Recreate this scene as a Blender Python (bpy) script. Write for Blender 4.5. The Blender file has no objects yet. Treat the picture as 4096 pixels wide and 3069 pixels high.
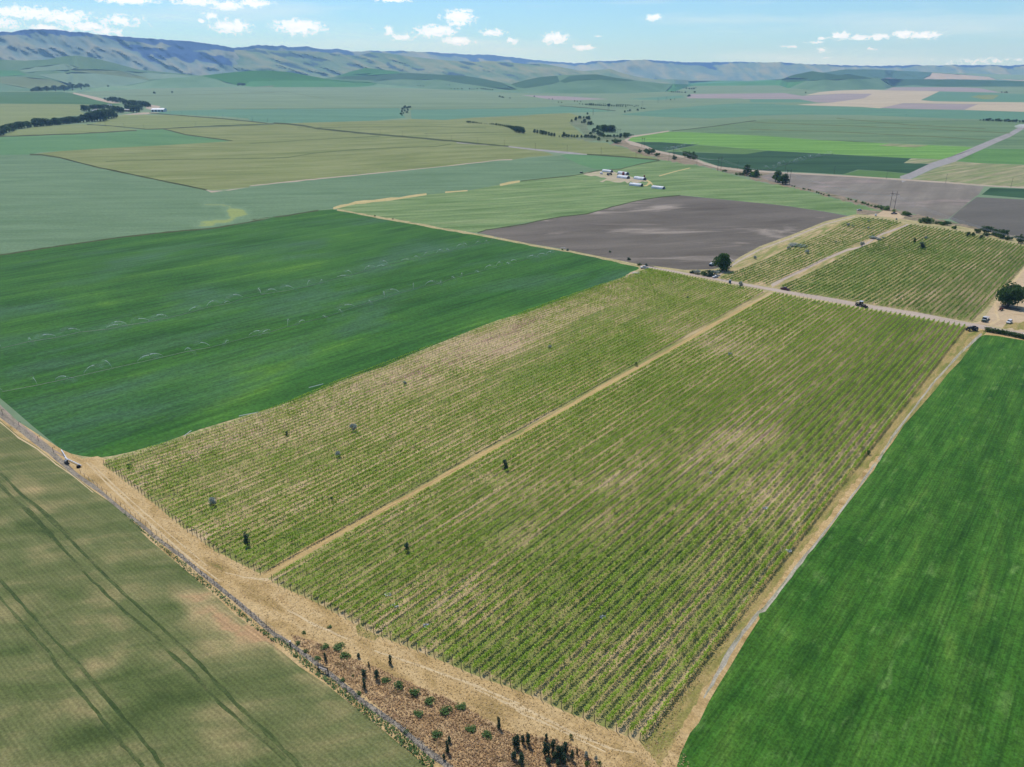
import bpy, math, random
import numpy as np
from mathutils import Vector, Matrix
from mathutils.geometry import delaunay_2d_cdt

R = math.radians
rng = np.random.default_rng(7)
random.seed(7)
sc = bpy.context.scene
COL = sc.collection

# ------------------------------------------------------------------ camera
FPX, CX, CY, CAMH, YHOR = 2939.0, 2048.0, 1534.5, 120.0, 335.0
TH = math.atan((CY - YHOR) / FPX)
cd = bpy.data.cameras.new('camera'); cam = bpy.data.objects.new('camera', cd); COL.objects.link(cam)
cam.location = (0, 0, CAMH); cam.rotation_euler = (math.pi / 2 - TH, 0, 0)
cd.sensor_width = 36; cd.sensor_fit = 'HORIZONTAL'; cd.lens = 36 * FPX / 4096
cd.clip_start = 1; cd.clip_end = 120000
sc.camera = cam

# ------------------------------------------------------------------ light
SUN_EL, SUN_AZ = R(58), math.atan2(-0.45, 0.89)          # azimuth from +Y, clockwise
w = bpy.data.worlds.new('World'); sc.world = w; w.use_nodes = True
nt = w.node_tree; nt.nodes.clear()
wo = nt.nodes.new('ShaderNodeOutputWorld'); bg = nt.nodes.new('ShaderNodeBackground')
sky = nt.nodes.new('ShaderNodeTexSky'); sky.sky_type = 'NISHITA'; sky.sun_disc = False
sky.sun_elevation = SUN_EL; sky.sun_rotation = SUN_AZ; sky.altitude = 350
sky.air_density = 1.15; sky.dust_density = 0.15; sky.ozone_density = 3.0
bg.inputs['Strength'].default_value = 0.11
# thin high cirrus streaks, part of the sky itself
tc = nt.nodes.new('ShaderNodeTexCoord'); mp = nt.nodes.new('ShaderNodeMapping')
mp.inputs['Rotation'].default_value = (0, R(11), 0); mp.inputs['Scale'].default_value = (3.0, 3.0, 34.0)
cn = nt.nodes.new('ShaderNodeTexNoise'); cn.inputs['Scale'].default_value = 1.0; cn.inputs['Detail'].default_value = 6
cn.inputs['Roughness'].default_value = 0.55
cr = nt.nodes.new('ShaderNodeMapRange'); cr.inputs[1].default_value = 0.47; cr.inputs[2].default_value = 0.78
cr.inputs[3].default_value = 0.0; cr.inputs[4].default_value = 0.5
cm = nt.nodes.new('ShaderNodeMix'); cm.data_type = 'RGBA'; cm.inputs[7].default_value = (9.5, 9.9, 10.2, 1)
nt.links.new(tc.outputs['Generated'], mp.inputs['Vector']); nt.links.new(mp.outputs[0], cn.inputs['Vector'])
nt.links.new(cn.outputs['Fac'], cr.inputs[0]); nt.links.new(cr.outputs[0], cm.inputs[0])
tint = nt.nodes.new('ShaderNodeMix'); tint.data_type = 'RGBA'; tint.blend_type = 'MULTIPLY'; tint.inputs[0].default_value = 1.0; tint.inputs[7].default_value = (.64, .95, 1.27, 1)
nt.links.new(sky.outputs[0], tint.inputs[6]); nt.links.new(tint.outputs[2], cm.inputs[6])
# fair weather clouds, part of the sky: each a soft lens in direction space, broken up by noise
CLOUDS = [(100, 52, 270, 46, .9), (245, 66, 210, 50, .9), (15, 90, 130, 60, .6), (350, 106, 170, 40, .9), (478, 83, 170, 42, .7), (430, 128, 150, 34, .6), (190, 112, 120, 26, .8), (510, 4, 230, 24, .9), (790, 8, 200, 26, .9), (910, 23, 120, 34, .95), (1015, 12, 130, 34, .95), (845, 63, 62, 26, .85), (808, 84, 28, 16, .85), (925, 107, 150, 52, .95), (1138, 83, 28, 12, .6), (1195, 108, 215, 58, 1), (1570, 2, 150, 16, .9), (1487, 114, 18, 9, .6), (1557, 124, 40, 42, .85), (1608, 150, 110, 26, .8), (1741, 124, 190, 50, 1), (1835, 66, 140, 56, 1), (1835, 95, 115, 22, .8), (1830, 164, 136, 32, 1), (1973, 131, 108, 28, .95), (2052, 163, 54, 26, .85), (2222, 155, 125, 48, 1), (2331, 191, 92, 24, .95), (2615, 70, 64, 26, 1), (2395, 145, 40, 7, .6), (3361, 144, 75, 32, 1), (3437, 150, 82, 26, .95), (3519, 147, 82, 26, .95), (3613, 137, 76, 30, 1), (3703, 141, 122, 26, 1), (3264, 170, 72, 12, .7), (3290, 154, 44, 12, .7), (3292, 200, 50, 18, .7), (3308, 231, 36, 10, .6), (3167, 187, 42, 12, .6), (3126, 187, 26, 12, .5), (3488, 196, 40, 12, .6), (3421, 199, 44, 6, .4), (3950, 246, 300, 22, .45)]
def wn(typ, **kw):
    x = nt.nodes.new(typ)
    for k, v in kw.items(): setattr(x, k, v)
    return x
def wm(op, a, b=None, vec=False, c=None):
    x = wn('ShaderNodeVectorMath' if vec else 'ShaderNodeMath', operation=op)
    for i, q in enumerate((a, b, c)):
        if q is None: continue
        if isinstance(q, (int, float, tuple)): x.inputs[i].default_value = q
        else: nt.links.new(q, x.inputs[i])
    return x.outputs[1] if op == 'LENGTH' else x.outputs[0]
sp = wn('ShaderNodeSeparateXYZ'); nt.links.new(tc.outputs['Generated'], sp.inputs[0])
az = wm('ARCTAN2', sp.outputs[0], sp.outputs[1])
def wnoise(scale, loc, det=6, ro=.6):
    m = wn('ShaderNodeMapping'); m.inputs['Scale'].default_value = scale; m.inputs['Location'].default_value = loc
    cb = wn('ShaderNodeCombineXYZ'); nt.links.new(az, cb.inputs[0]); nt.links.new(sp.outputs[2], cb.inputs[1]); nt.links.new(cb.outputs[0], m.inputs['Vector'])
    x = wn('ShaderNodeTexNoise'); x.inputs['Scale'].default_value = 1; x.inputs['Detail'].default_value = det; x.inputs['Roughness'].default_value = ro
    nt.links.new(m.outputs[0], x.inputs['Vector']); return x.outputs['Fac']
cbn = wn('ShaderNodeCombineXYZ'); nt.links.new(az, cbn.inputs[0]); nt.links.new(sp.outputs[2], cbn.inputs[1])
acc = None
for x, y, ww, hh, th in CLOUDS:
    a_ = (x - 2048.0) / FPX; b_ = (CY - y) / FPX
    dv = Vector((a_, math.cos(TH) + b_ * math.sin(TH), -math.sin(TH) + b_ * math.cos(TH))).normalized()
    ka, kb = FPX / (ww * .5), FPX / (hh * .5)
    q = wm('MULTIPLY_ADD', cbn.outputs[0], (ka, kb, 0.0), True, (-math.atan2(dv.x, dv.y) * ka, -dv.z * kb, 0.0))
    e = wm('MULTIPLY_ADD', wm('LENGTH', q, None, True), -th, None, th * 1.12)
    acc = e if acc is None else wm('MAXIMUM', acc, e)
n1 = wnoise((150, 260, 1), (3, 1, 0)); n2 = wnoise((150, 260, 1), (3, 1.45, 0)); n3 = wnoise((480, 620, 1), (1, 7, 0), 5, .68)
def wmr(v, a, b, c=0.0, d=1.0):
    x = wn('ShaderNodeMapRange'); 
    for i, q in enumerate((a, b, c, d)): x.inputs[i + 1].default_value = q
    nt.links.new(v, x.inputs[0]); return x.outputs[0]
dens = wm('ADD', wm('ADD', acc, wm('MULTIPLY', wm('SUBTRACT', n1, .5), 2.5)), wm('MULTIPLY', wm('SUBTRACT', n3, .5), 1.5))
dens = wm('MULTIPLY', wmr(dens, .2, .62), wmr(acc, -.3, .1))
shade = wmr(wm('SUBTRACT', n1, n2), -.05, .25, 0, 1)
ccol = wn('ShaderNodeMix', data_type='RGBA'); ccol.inputs[6].default_value = (11.0, 12.0, 13.4, 1); ccol.inputs[7].default_value = (7.4, 8.8, 10.6, 1)
nt.links.new(shade, ccol.inputs[0])
cx2 = wn('ShaderNodeMix', data_type='RGBA'); nt.links.new(wm('MULTIPLY', dens, .96), cx2.inputs[0]); nt.links.new(cm.outputs[2], cx2.inputs[6]); nt.links.new(ccol.outputs[2], cx2.inputs[7])
nt.links.new(cx2.outputs[2], bg.inputs['Color'])
nt.links.new(bg.outputs[0], wo.inputs['Surface'])
sd = bpy.data.lights.new('sun', 'SUN'); sun = bpy.data.objects.new('sun', sd); COL.objects.link(sun)
sd.energy = 4.2; sd.angle = R(0.5); sd.color = (1.0, 0.955, 0.89)
SUNV = Vector((math.sin(SUN_AZ) * math.cos(SUN_EL), math.cos(SUN_AZ) * math.cos(SUN_EL), math.sin(SUN_EL)))
sun.rotation_euler = SUNV.to_track_quat('Z', 'Y').to_euler()
sc.view_settings.view_transform = 'Standard'; sc.view_settings.look = 'None'
sc.view_settings.exposure = 0.0; sc.view_settings.gamma = 1.0
sc.render.filter_size = 1.2
sc.cycles.use_denoising = True
sc.cycles.max_bounces = 8; sc.cycles.diffuse_bounces = 2; sc.cycles.transparent_max_bounces = 16
sc.cycles.volume_bounces = 1; sc.cycles.transmission_bounces = 3; sc.cycles.glossy_bounces = 2
HAZE_D = 5.4e-5; HAZE_RGB = np.array((.34, .60, 1.0))

# ------------------------------------------------------------------ photo pixel <-> world
def rays(p):
    p = np.asarray(p, float).reshape(-1, 2)
    a = (p[:, 0] - CX) / FPX; b = (CY - p[:, 1]) / FPX
    return np.stack([a, math.cos(TH) + b * math.sin(TH), -math.sin(TH) + b * math.cos(TH)], 1)

def hash2(ix, iy, seed):
    h = (ix.astype(np.int64) * 374761393 + iy.astype(np.int64) * 668265263 + seed * 1442695041) & 0xffffffff
    h = ((h ^ (h >> 13)) * 1274126177) & 0xffffffff
    return ((h ^ (h >> 16)) & 0xffff) / 65535.0

def vnoise(x, y, seed=0):
    x = np.asarray(x, float); y = np.asarray(y, float)
    ix = np.floor(x); iy = np.floor(y); fx = x - ix; fy = y - iy
    fx = fx * fx * (3 - 2 * fx); fy = fy * fy * (3 - 2 * fy)
    a = hash2(ix, iy, seed); b = hash2(ix + 1, iy, seed); c = hash2(ix, iy + 1, seed); d = hash2(ix + 1, iy + 1, seed)
    return (a * (1 - fx) + b * fx) * (1 - fy) + (c * (1 - fx) + d * fx) * fy

def fbm(x, y, o=4, seed=0):
    s = 0; amp = .5; tot = 0
    for k in range(o):
        s = s + amp * vnoise(np.asarray(x) * 2 ** k, np.asarray(y) * 2 ** k, seed + k); tot += amp; amp *= .5
    return s / tot

def flat(p, h=0.0):
    d = rays(p); k = (h - CAMH) / d[:, 2]
    return d[:, :2] * k[:, None]

BUMPS = []
for (px, py), amp, rad in [((3400, 1010), 3.0, 45), ((3560, 1000), -2.0, 60), ((3750, 1080), 1.6, 60), ((3500, 930), 3.5, 60),
                           ((1900, 620), 5.0, 260), ((2400, 860), 2.6, 90), ((2900, 800), 3.0, 140), ((420, 600), 7.0, 260),
                           ((1000, 520), 6.0, 380), ((2700, 700), 4.0, 160)]:
    BUMPS.append((flat([(px, py)])[0], amp, rad))

def terrain(X, Y):
    X = np.asarray(X, float); Y = np.asarray(Y, float)
    r = np.hypot(X, Y); d = r - 800
    z = 0.02 * (d + np.sqrt(d * d + 300 * 300)) / 2 - 0.4
    for (bx, by), a, rad in BUMPS:
        z = z + a * np.exp(-((X - bx) ** 2 + (Y - by) ** 2) / (rad * rad))
    u = np.clip((r - 450) / 900, 0, 1); u = u * u * (3 - 2 * u)
    z = z + u * np.clip(15 * (CAMH - z) / np.maximum(r, 300), 0, 2.4) * (np.sin(X / 95 + Y / 160 + 1) + .8 * np.sin(X / 61 - Y / 120) + .6 * np.sin(Y / 47 + X / 200)) / 2
    return z

def lift(p):
    """photo pixel -> point on the terrain"""
    d = rays(p); lo = np.full(len(d), 40.0); hi = np.full(len(d), 9500.0)
    for _ in range(46):
        t = (lo + hi) / 2
        up = CAMH + d[:, 2] * t > terrain(d[:, 0] * t, d[:, 1] * t)
        lo = np.where(up, t, lo); hi = np.where(up, hi, t)
    t = (lo + hi) / 2
    X = d[:, 0] * t; Y = d[:, 1] * t
    return np.stack([X, Y, terrain(X, Y)], 1)

def at(x, y):
    return Vector(lift([(x, y)])[0])

def scale_at(x, y):
    """metres of height per photo pixel at the ground point under a pixel"""
    g = at(x, y); d = (g - Vector((0, 0, CAMH))).length
    fwd = Vector((0, math.cos(TH), -math.sin(TH)))
    dep = (g - Vector((0, 0, CAMH))).dot(fwd)
    phi = math.asin(max(0, (CAMH - g.z) / d))
    return dep / FPX / max(.5, math.cos(phi)) , dep / FPX

ZO = dict(a=(0, 0), b=(1000, 0), c=(2000, 0), d=(3000, 0), e=(0, 500), f=(1000, 400), g=(2000, 400), h=(3000, 400),
          i=(2000, 900), j=(3000, 900), k=(0, 1000), l=(1000, 900), m=(0, 1550), n=(1000, 1500), o=(2000, 1500),
          p=(3000, 1300), q=(0, 2050), r=(0, 2469), s=(1000, 2000), t=(1000, 2469), u=(2000, 2000), v=(2000, 2469),
          w=(3000, 1850), x=(3000, 2400))
def Z(spec):
    """'a 1 2 3 4 | b 5 6' -> photo pixels, each letter a traced crop (F = full frame)"""
    out = []
    for part in spec.split('|'):
        tk = part.split()
        k = tk[0]; v = [float(q) for q in tk[1:]]
        for x, y in zip(v[::2], v[1::2]):
            if k == 'F': out.append((x, y))
            else:
                s = 2.0182 if k in 'dhjpwx' else 2.0109
                out.append((ZO[k][0] + x / s, ZO[k][1] + y / s))
    return out

# ------------------------------------------------------------------ materials
def lin(c):
    c = np.asarray(c, float) / 255
    return np.where(c <= .04045, c / 12.92, ((c + .055) / 1.055) ** 2.4)
KALB = 1.42
HAZE_C = np.array((.40, .44, .48))
def cc(c, km=0.0):
    T = np.exp(-HAZE_D * HAZE_RGB * km * 1000)
    v = (lin(c) - HAZE_C * (1 - T)) / T / KALB
    return tuple(np.clip(v, .004, .85)) + (1,)

class NB:
    def __init__(s, name):
        s.m = bpy.data.materials.new(name); s.m.use_nodes = True
        s.t = s.m.node_tree; s.b = s.t.nodes['Principled BSDF']
        s.b.inputs['Roughness'].default_value = .92; s.b.inputs['Specular IOR Level'].default_value = .12
        s.out = s.t.nodes['Material Output']
    def n(s, typ, **kw):
        x = s.t.nodes.new(typ)
        for k, v in kw.items(): setattr(x, k, v)
        return x
    def l(s, a, b): s.t.links.new(a, b)
    def pos(s, ang=0, scale=(1, 1, 1), loc=(0, 0, 0)):
        if not hasattr(s, 'g'): s.g = s.n('ShaderNodeNewGeometry')
        vr = s.n('ShaderNodeVectorRotate', rotation_type='Z_AXIS'); vr.inputs['Angle'].default_value = -ang
        s.l(s.g.outputs['Position'], vr.inputs['Vector'])
        mp = s.n('ShaderNodeMapping'); mp.inputs['Scale'].default_value = scale; mp.inputs['Location'].default_value = loc
        s.l(vr.outputs[0], mp.inputs['Vector']); return mp.outputs[0]
    def noise(s, vec, scale=1, detail=4, rough=.55, dist=0):
        x = s.n('ShaderNodeTexNoise'); x.inputs['Scale'].default_value = scale; x.inputs['Detail'].default_value = detail
        x.inputs['Roughness'].default_value = rough; x.inputs['Distortion'].default_value = dist
        s.l(vec, x.inputs['Vector']); return x.outputs['Fac']
    def math(s, op, a, b=None, c=None):
        x = s.n('ShaderNodeMath', operation=op)
        for i, q in enumerate((a, b, c)):
            if q is None: continue
            if isinstance(q, (int, float)): x.inputs[i].default_value = q
            else: s.l(q, x.inputs[i])
        return x.outputs[0]
    def ramp(s, fac, stops):
        x = s.n('ShaderNodeValToRGB'); e = x.color_ramp.elements
        while len(e) < len(stops): e.new(.5)
        for k, (p, c) in enumerate(stops): e[k].position = p; e[k].color = c
        s.l(fac, x.inputs[0]); return x.outputs[0]
    def mr(s, v, a, b, c=0, d=1):
        x = s.n('ShaderNodeMapRange'); x.inputs[1].default_value = a; x.inputs[2].default_value = b
        x.inputs[3].default_value = c; x.inputs[4].default_value = d; s.l(v, x.inputs[0]); return x.outputs[0]
    def mix(s, fac, a, b):
        x = s.n('ShaderNodeMix', data_type='RGBA')
        if isinstance(fac, (int, float)): x.inputs[0].default_value = fac
        else: s.l(fac, x.inputs[0])
        for i, q in ((6, a), (7, b)):
            if isinstance(q, tuple): x.inputs[i].default_value = q
            else: s.l(q, x.inputs[i])
        return x.outputs[2]
    def gain(s, col, v):
        x = s.n('ShaderNodeVectorMath', operation='SCALE'); s.l(col, x.inputs[0]); s.l(v, x.inputs['Scale']); return x.outputs[0]
    def bump(s, h, strength, dist):
        x = s.n('ShaderNodeBump'); x.inputs['Strength'].default_value = strength; x.inputs['Distance'].default_value = dist
        s.l(h, x.inputs['Height']); s.l(x.outputs[0], s.b.inputs['Normal'])

FM = {}
def fm(name, cols, km=0, L=(60, 20), ang=0, lo=.3, hi=.7, fine=None, rows=None, streak=None, bump=None, det=5, seed=0, patch=None, pv=0, top=None):
    """field material: cols spread over a large noise; fine=(size, amp); rows=(ang, spacing, amp); streak=(ang, len, wid, amp)"""
    b = NB(name)
    v = b.pos(ang, (1 / L[0], 1 / L[1], 1 / L[0]), (seed * 3.7, seed * 1.3, 0))
    f = b.noise(v, 1, det, .58, .3)
    n = len(cols)
    if pv:
        an = b.n('ShaderNodeAttribute', attribute_name='pv'); f = b.math('ADD', f, b.math('MULTIPLY', an.outputs['Fac'], pv))
    col = b.ramp(f, [(lo + (hi - lo) * k / max(1, n - 1), cc(c, km)) for k, c in enumerate(cols)] + ([(min(1, hi + .12), cc(top, km))] if top else []))
    if patch:
        pc, pl, pa, pw = patch
        pf = b.noise(b.pos(ang, (1 / pl[0], 1 / pl[1], 1), (9.1 + seed, 4.2, 0)), 1, 4, .6, .4)
        col = b.mix(b.mr(pf, pa, pa + pw), col, cc(pc, km))
    if streak:
        sa, sl, sw, sm = streak
        q = b.noise(b.pos(sa, (1 / sl, 1 / sw, 1), (seed, 2.2, 0)), 1, 4, .6)
        col = b.gain(col, b.mr(q, .36, .64, 1 - sm, 1 + sm))
    if rows:
        ra, rs, rm = rows
        sep = b.n('ShaderNodeSeparateXYZ'); b.l(b.pos(ra), sep.inputs[0])
        sn = b.math('SINE', b.math('MULTIPLY', sep.outputs[1], 2 * math.pi / rs))
        col = b.gain(col, b.mr(sn, -1, 1, 1 - rm, 1 + rm))
    if fine:
        q = b.noise(b.pos(ang, (1, 1, 1)), 1 / fine[0], 5, .65)
        col = b.gain(col, b.mr(q, .36, .64, 1 - fine[1], 1 + fine[1]))
        if bump: b.bump(q, bump[0], bump[1])
    b.l(col, b.b.inputs['Base Color'])
    FM[name] = b.m
    return b.m

def gdir(p0, p1):
    a, b = flat([p0, p1]); return math.atan2(b[1] - a[1], b[0] - a[0])
ROWA = gdir((1080, 2300), (3100, 1185))
WHA = gdir((114, 2050), (796, 2647))
GRA = gdir((2709, 3069), (3937, 1341))
PLA = gdir((3100, 760), (3900, 740))
ALA = gdir((0, 1390), (2000, 960))

fm('ground_base', [(116, 140, 116), (134, 155, 128)], 2.5, (500, 160), 0, fine=(9, .06))
fm('greygreen', [(122, 148, 124), (138, 160, 134)], 3.5, (600, 220), .1, fine=(14, .05))
fm('green_dark', [(74, 112, 90), (90, 128, 100)], 3.2, (400, 160), fine=(10, .07))
fm('olive', [(116, 130, 84), (134, 143, 96), (150, 155, 110)], 1.3, (150, 34), .35, fine=(3, .08), streak=(.35, 190, 6, .11), seed=1)
fm('olive_pale', [(124, 139, 98), (144, 154, 112)], 2.2, (260, 60), .15, fine=(6, .07), streak=(.15, 300, 12, .08), seed=2)
fm('bluegreen', [(98, 138, 120), (110, 150, 128)], 2.6, (500, 90), 0, fine=(9, .06), streak=(0, 500, 18, .05), seed=3)
fm('greengrass', [(92, 134, 96), (108, 148, 104)], 1.4, (220, 60), 0, fine=(5, .08), seed=4)
fm('sage', [(98, 128, 94), (112, 140, 106), (122, 149, 114)], .8, (120, 30), .12, .25, .75, fine=(2.2, .13), streak=(.1, 120, 5, .07), seed=5, bump=(.5, .5), pv=.3, top=(152, 166, 104))
fm('alfalfa', [(40, 84, 36), (56, 103, 46), (70, 117, 50), (90, 134, 52)], .35, (90, 20), ALA, .22, .85, pv=.2, fine=(1.3, .26), streak=(ALA, 50, 2.2, .2), seed=6, bump=(.6, .4),
   patch=((72, 110, 76), (110, 45), .5, .2))
fm('grass_pale', [(100, 128, 78), (122, 147, 96), (146, 163, 112)], .7, (90, 16), .25, fine=(2.2, .12), streak=(.28, 90, 4, .14), seed=7)
fm('plowed_dark', [(98, 91, 83), (114, 107, 98), (127, 119, 109)], .6, (120, 40), .2, fine=(1.5, .10), streak=(.42, 160, 1.6, .08), seed=8, patch=((168, 156, 142), (170, 38), .56, .14))
fm('plowed_light', [(124, 117, 107), (137, 130, 119), (150, 142, 131)], .9, (160, 50), PLA, fine=(3, .06), rows=(GRA + .12, 27, .05), streak=(GRA + .12, 260, 5, .05), seed=9, patch=((164, 148, 140), (90, 40), .55, .15))
fm('plowed_grey', [(104, 101, 94), (117, 113, 105)], .7, (120, 40), PLA, fine=(3, .06), streak=(PLA, 200, 4, .05), seed=10)
fm('bright_green', [(98, 140, 78), (116, 160, 84), (134, 174, 98)], 1.3, (260, 22), -.03, fine=(4, .1), streak=(-.03, 400, 9, .12), seed=11)
fm('meadow_green', [(92, 134, 78), (108, 150, 88)], 1.0, (160, 40), -.1, fine=(4, .08), streak=(-.5, 120, 10, .08), seed=12)
fm('green_deep', [(44, 78, 58), (56, 90, 68), (66, 102, 74)], 1.0, (160, 40), 0, fine=(3, .08), streak=(.1, 150, 6, .08), seed=13)
fm('green_olive', [(88, 122, 74), (104, 136, 84)], 1.1, (180, 40), 0, fine=(4, .08), seed=14)
fm('green_grey', [(98, 126, 98), (114, 140, 108), (124, 148, 116)], 2.0, (420, 50), -.05, fine=(8, .06), streak=(-.05, 500, 18, .10), seed=15)
fm('tan_field', [(184, 170, 150), (200, 186, 164)], 4.0, (300, 120), 0, fine=(14, .04), streak=(.3, 300, 30, .04), seed=16)
fm('lilac_field', [(156, 148, 150), (168, 158, 158)], 4.0, (300, 120), 0, fine=(14, .03), seed=17)
fm('stubble', [(112, 138, 84), (148, 150, 110), (182, 168, 138)], .9, (140, 9), .62, .3, .7, fine=(3, .10), streak=(.66, 150, 6, .15), seed=18)
fm('scrub', [(98, 104, 74), (132, 122, 96), (164, 146, 126), (112, 116, 84), (90, 100, 70)], .9, (22, 10), .2, .2, .8, fine=(2.2, .22), seed=19, bump=(.8, 1.0))
fm('creek_green', [(84, 106, 80), (108, 126, 96), (132, 140, 116), (150, 142, 124)], 1.6, (30, 14), .2, .2, .8, fine=(3, .22), seed=44, bump=(.8, 1.0))
fm('sand', [(190, 164, 128), (208, 184, 148), (196, 172, 140)], .5, (30, 12), .2, fine=(1.6, .10), seed=20)
fm('straw', [(188, 172, 116), (212, 192, 140)], .7, (20, 6), .2, fine=(1.5, .16), seed=21)
fm('dry_border', [(148, 150, 96), (196, 178, 132), (116, 132, 76)], .45, (16, 4), -.6, fine=(1.2, .25), seed=22)
fm('dirt_road', [(182, 164, 146), (198, 180, 162), (188, 170, 150)], .4, (40, 5), -.72, fine=(.9, .08), streak=(-.72, 50, 1.2, .08), seed=23)
fm('gravel', [(156, 152, 148), (170, 166, 162)], 1.3, (60, 10), 1.2, fine=(2, .05), seed=24)
fm('far_track', [(176, 160, 140), (196, 180, 160)], 1.3, (40, 8), 0, fine=(3, .08), seed=25)
fm('dark_edge', [(70, 84, 62), (88, 98, 72)], 1.2, (30, 6), 0, fine=(2, .2), seed=26)
fm('contour_dark', [(98, 112, 74), (112, 124, 82)], 1.2, (60, 6), 0, fine=(2, .1), seed=27)
fm('mustard', [(128, 148, 84), (168, 172, 92), (188, 186, 104)], .55, (14, 6), .1, fine=(1.4, .18), seed=28)
fm('wheat', [(78, 94, 50), (100, 112, 64), (120, 125, 78), (148, 141, 94), (178, 160, 112)], .15, (26, 9), WHA + .9, .2, .82, fine=(.4, .24), rows=(WHA, .92, .09), streak=(WHA, 30, .9, .08), seed=29, bump=(.7, .3), pv=.2, top=(196, 160, 116))
fm('wheat_track', [(66, 84, 46), (84, 98, 56), (108, 114, 70)], .15, (10, 3), WHA, fine=(.5, .3), rows=(WHA, .86, .1), seed=30, bump=(.7, .3), pv=.15)
fm('wheat_thin', [(120, 116, 74), (168, 138, 92), (206, 164, 112), (196, 150, 100)], .15, (9, 6), WHA, .3, .6, fine=(.5, .28), seed=31, bump=(.8, .3))
fm('green_right', [(44, 86, 32), (60, 106, 38), (78, 122, 46), (112, 144, 62)], .2, (24, 6), GRA, .25, .8, fine=(.6, .34), streak=(GRA, 60, .55, .26), rows=(GRA + 1.57, 7.5, .05), seed=32, bump=(.9, .35),
   patch=((104, 140, 70), (9, 3), .57, .2))
fm('lane', [(164, 154, 128), (186, 178, 158), (136, 136, 96)], .2, (12, 1.2), GRA, fine=(.5, .2), streak=(GRA, 14, .5, .2), seed=33)
fm('headland', [(120, 122, 60), (168, 142, 90), (202, 170, 116), (216, 186, 134), (190, 156, 102)], .15, (14, 5), -.62, .2, .72, fine=(.45, .24), seed=34, bump=(.9, .3))
fm('headland_green', [(104, 128, 52), (150, 144, 80), (186, 162, 106), (120, 132, 60)], .15, (14, 3), GRA, .25, .75, fine=(.45, .24), seed=38, bump=(.9, .3))
fm('rut', [(206, 180, 136), (224, 200, 156)], .15, (8, 2), -.6, fine=(.4, .14), seed=35)
fm('track_tan', [(178, 148, 96), (202, 174, 120), (190, 164, 106)], .25, (14, 1.2), ROWA, fine=(.5, .16), streak=(ROWA, 20, .5, .12), seed=39)
fm('ditch_bed', [(112, 104, 92), (146, 136, 120), (172, 160, 140), (98, 96, 78)], .2, (6, 1.5), -.7, .25, .75, fine=(.5, .3), seed=40, bump=(1, .5))
fm('ditch_bank', [(186, 160, 140), (166, 150, 132), (140, 136, 108)], .2, (8, 2), -.7, fine=(.5, .2), seed=41)
fm('burnt', [(112, 96, 62), (160, 128, 88), (204, 168, 120), (214, 182, 134), (150, 116, 86), (184, 152, 124)], .15, (5, 4), -.4, .22, .78, fine=(.5, .3), seed=42, bump=(1, .5), patch=((110, 92, 62), (7, 4), .56, .1))
fm('yard', [(176, 164, 136), (194, 180, 152), (164, 164, 116)], .9, (30, 12), .2, fine=(2.5, .08), seed=43)

# vineyard floor: dry grass and green sward in strips between the rows
def vine_floor():
    b = NB('vine_floor')
    v = b.pos(ROWA, (1 / 34, 1 / 2.6, 1)); f1 = b.mr(b.noise(v, 1, 4, .55, .1), .3, .7)
    f2 = b.noise(b.pos(ROWA, (1 / 70, 1 / 45, 1), (3.3, 1.7, 0)), 1, 3, .5)
    f3 = b.noise(b.pos(ROWA, (1 / 5, 1 / 1.2, 1)), 1, 3, .6)
    an = b.n('ShaderNodeAttribute', attribute_name='pv')
    s = b.math('ADD', b.math('ADD', b.math('MULTIPLY', f1, .38), b.math('MULTIPLY', f2, .45)), b.math('ADD', b.math('MULTIPLY', f3, .25), b.math('MULTIPLY', an.outputs['Fac'], .15)))
    col = b.ramp(b.mr(s, .24, .88), [(.0, cc((116, 134, 62))), (.25, cc((146, 150, 84))), (.42, cc((164, 156, 98))), (.58, cc((192, 170, 122))), (.78, cc((214, 188, 146))), (1, cc((176, 142, 118)))])
    q = b.noise(b.pos(), 1.8, 5, .65)
    col = b.gain(col, b.mr(q, .25, .75, .76, 1.24))
    b.l(col, b.b.inputs['Base Color']); b.bump(q, .8, .3)
    FM['vine_floor'] = b.m
vine_floor()

def simple(name, rgb, rough=.6, spec=.3, metal=0, var=0, km=0):
    b = NB(name); b.b.inputs['Roughness'].default_value = rough; b.b.inputs['Specular IOR Level'].default_value = spec
    b.b.inputs['Metallic'].default_value = metal
    c = cc(rgb, km)
    if var:
        q = b.noise(b.pos(), var, 4, .6)
        rp = b.ramp(q, [(.3, tuple(np.array(c[:3]) * .72) + (1,)), (.7, tuple(np.clip(np.array(c[:3]) * 1.2, 0, .85)) + (1,))])
        b.l(rp, b.b.inputs['Base Color'])
    else: b.b.inputs['Base Color'].default_value = c
    FM[name] = b.m; return b.m

def leafmat(name, cols, trans=.35, km=0, big=.25):
    """leaves: colour varies from leaf to leaf and from plant to plant, light also comes through"""
    b = NB(name); b.b.inputs['Roughness'].default_value = .6; b.b.inputs['Specular IOR Level'].default_value = .2
    if not hasattr(b, 'g'): b.g = b.n('ShaderNodeNewGeometry')
    q = b.noise(b.pos(), big, 2, .5)
    f = b.math('ADD', b.math('MULTIPLY', b.g.outputs['Random Per Island'], .55), b.math('MULTIPLY', q, .5))
    n = len(cols)
    col = b.ramp(f, [(.12 + .8 * k / (n - 1), cc(c, km)) for k, c in enumerate(cols)])
    b.l(col, b.b.inputs['Base Color'])
    tr = b.n('ShaderNodeBsdfTranslucent'); b.l(col, tr.inputs['Color'])
    mx = b.n('ShaderNodeMixShader'); mx.inputs[0].default_value = trans
    b.l(b.b.outputs[0], mx.inputs[1]); b.l(tr.outputs[0], mx.inputs[2]); b.l(mx.outputs[0], b.out.inputs['Surface'])
    FM[name] = b.m; return b.m
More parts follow.
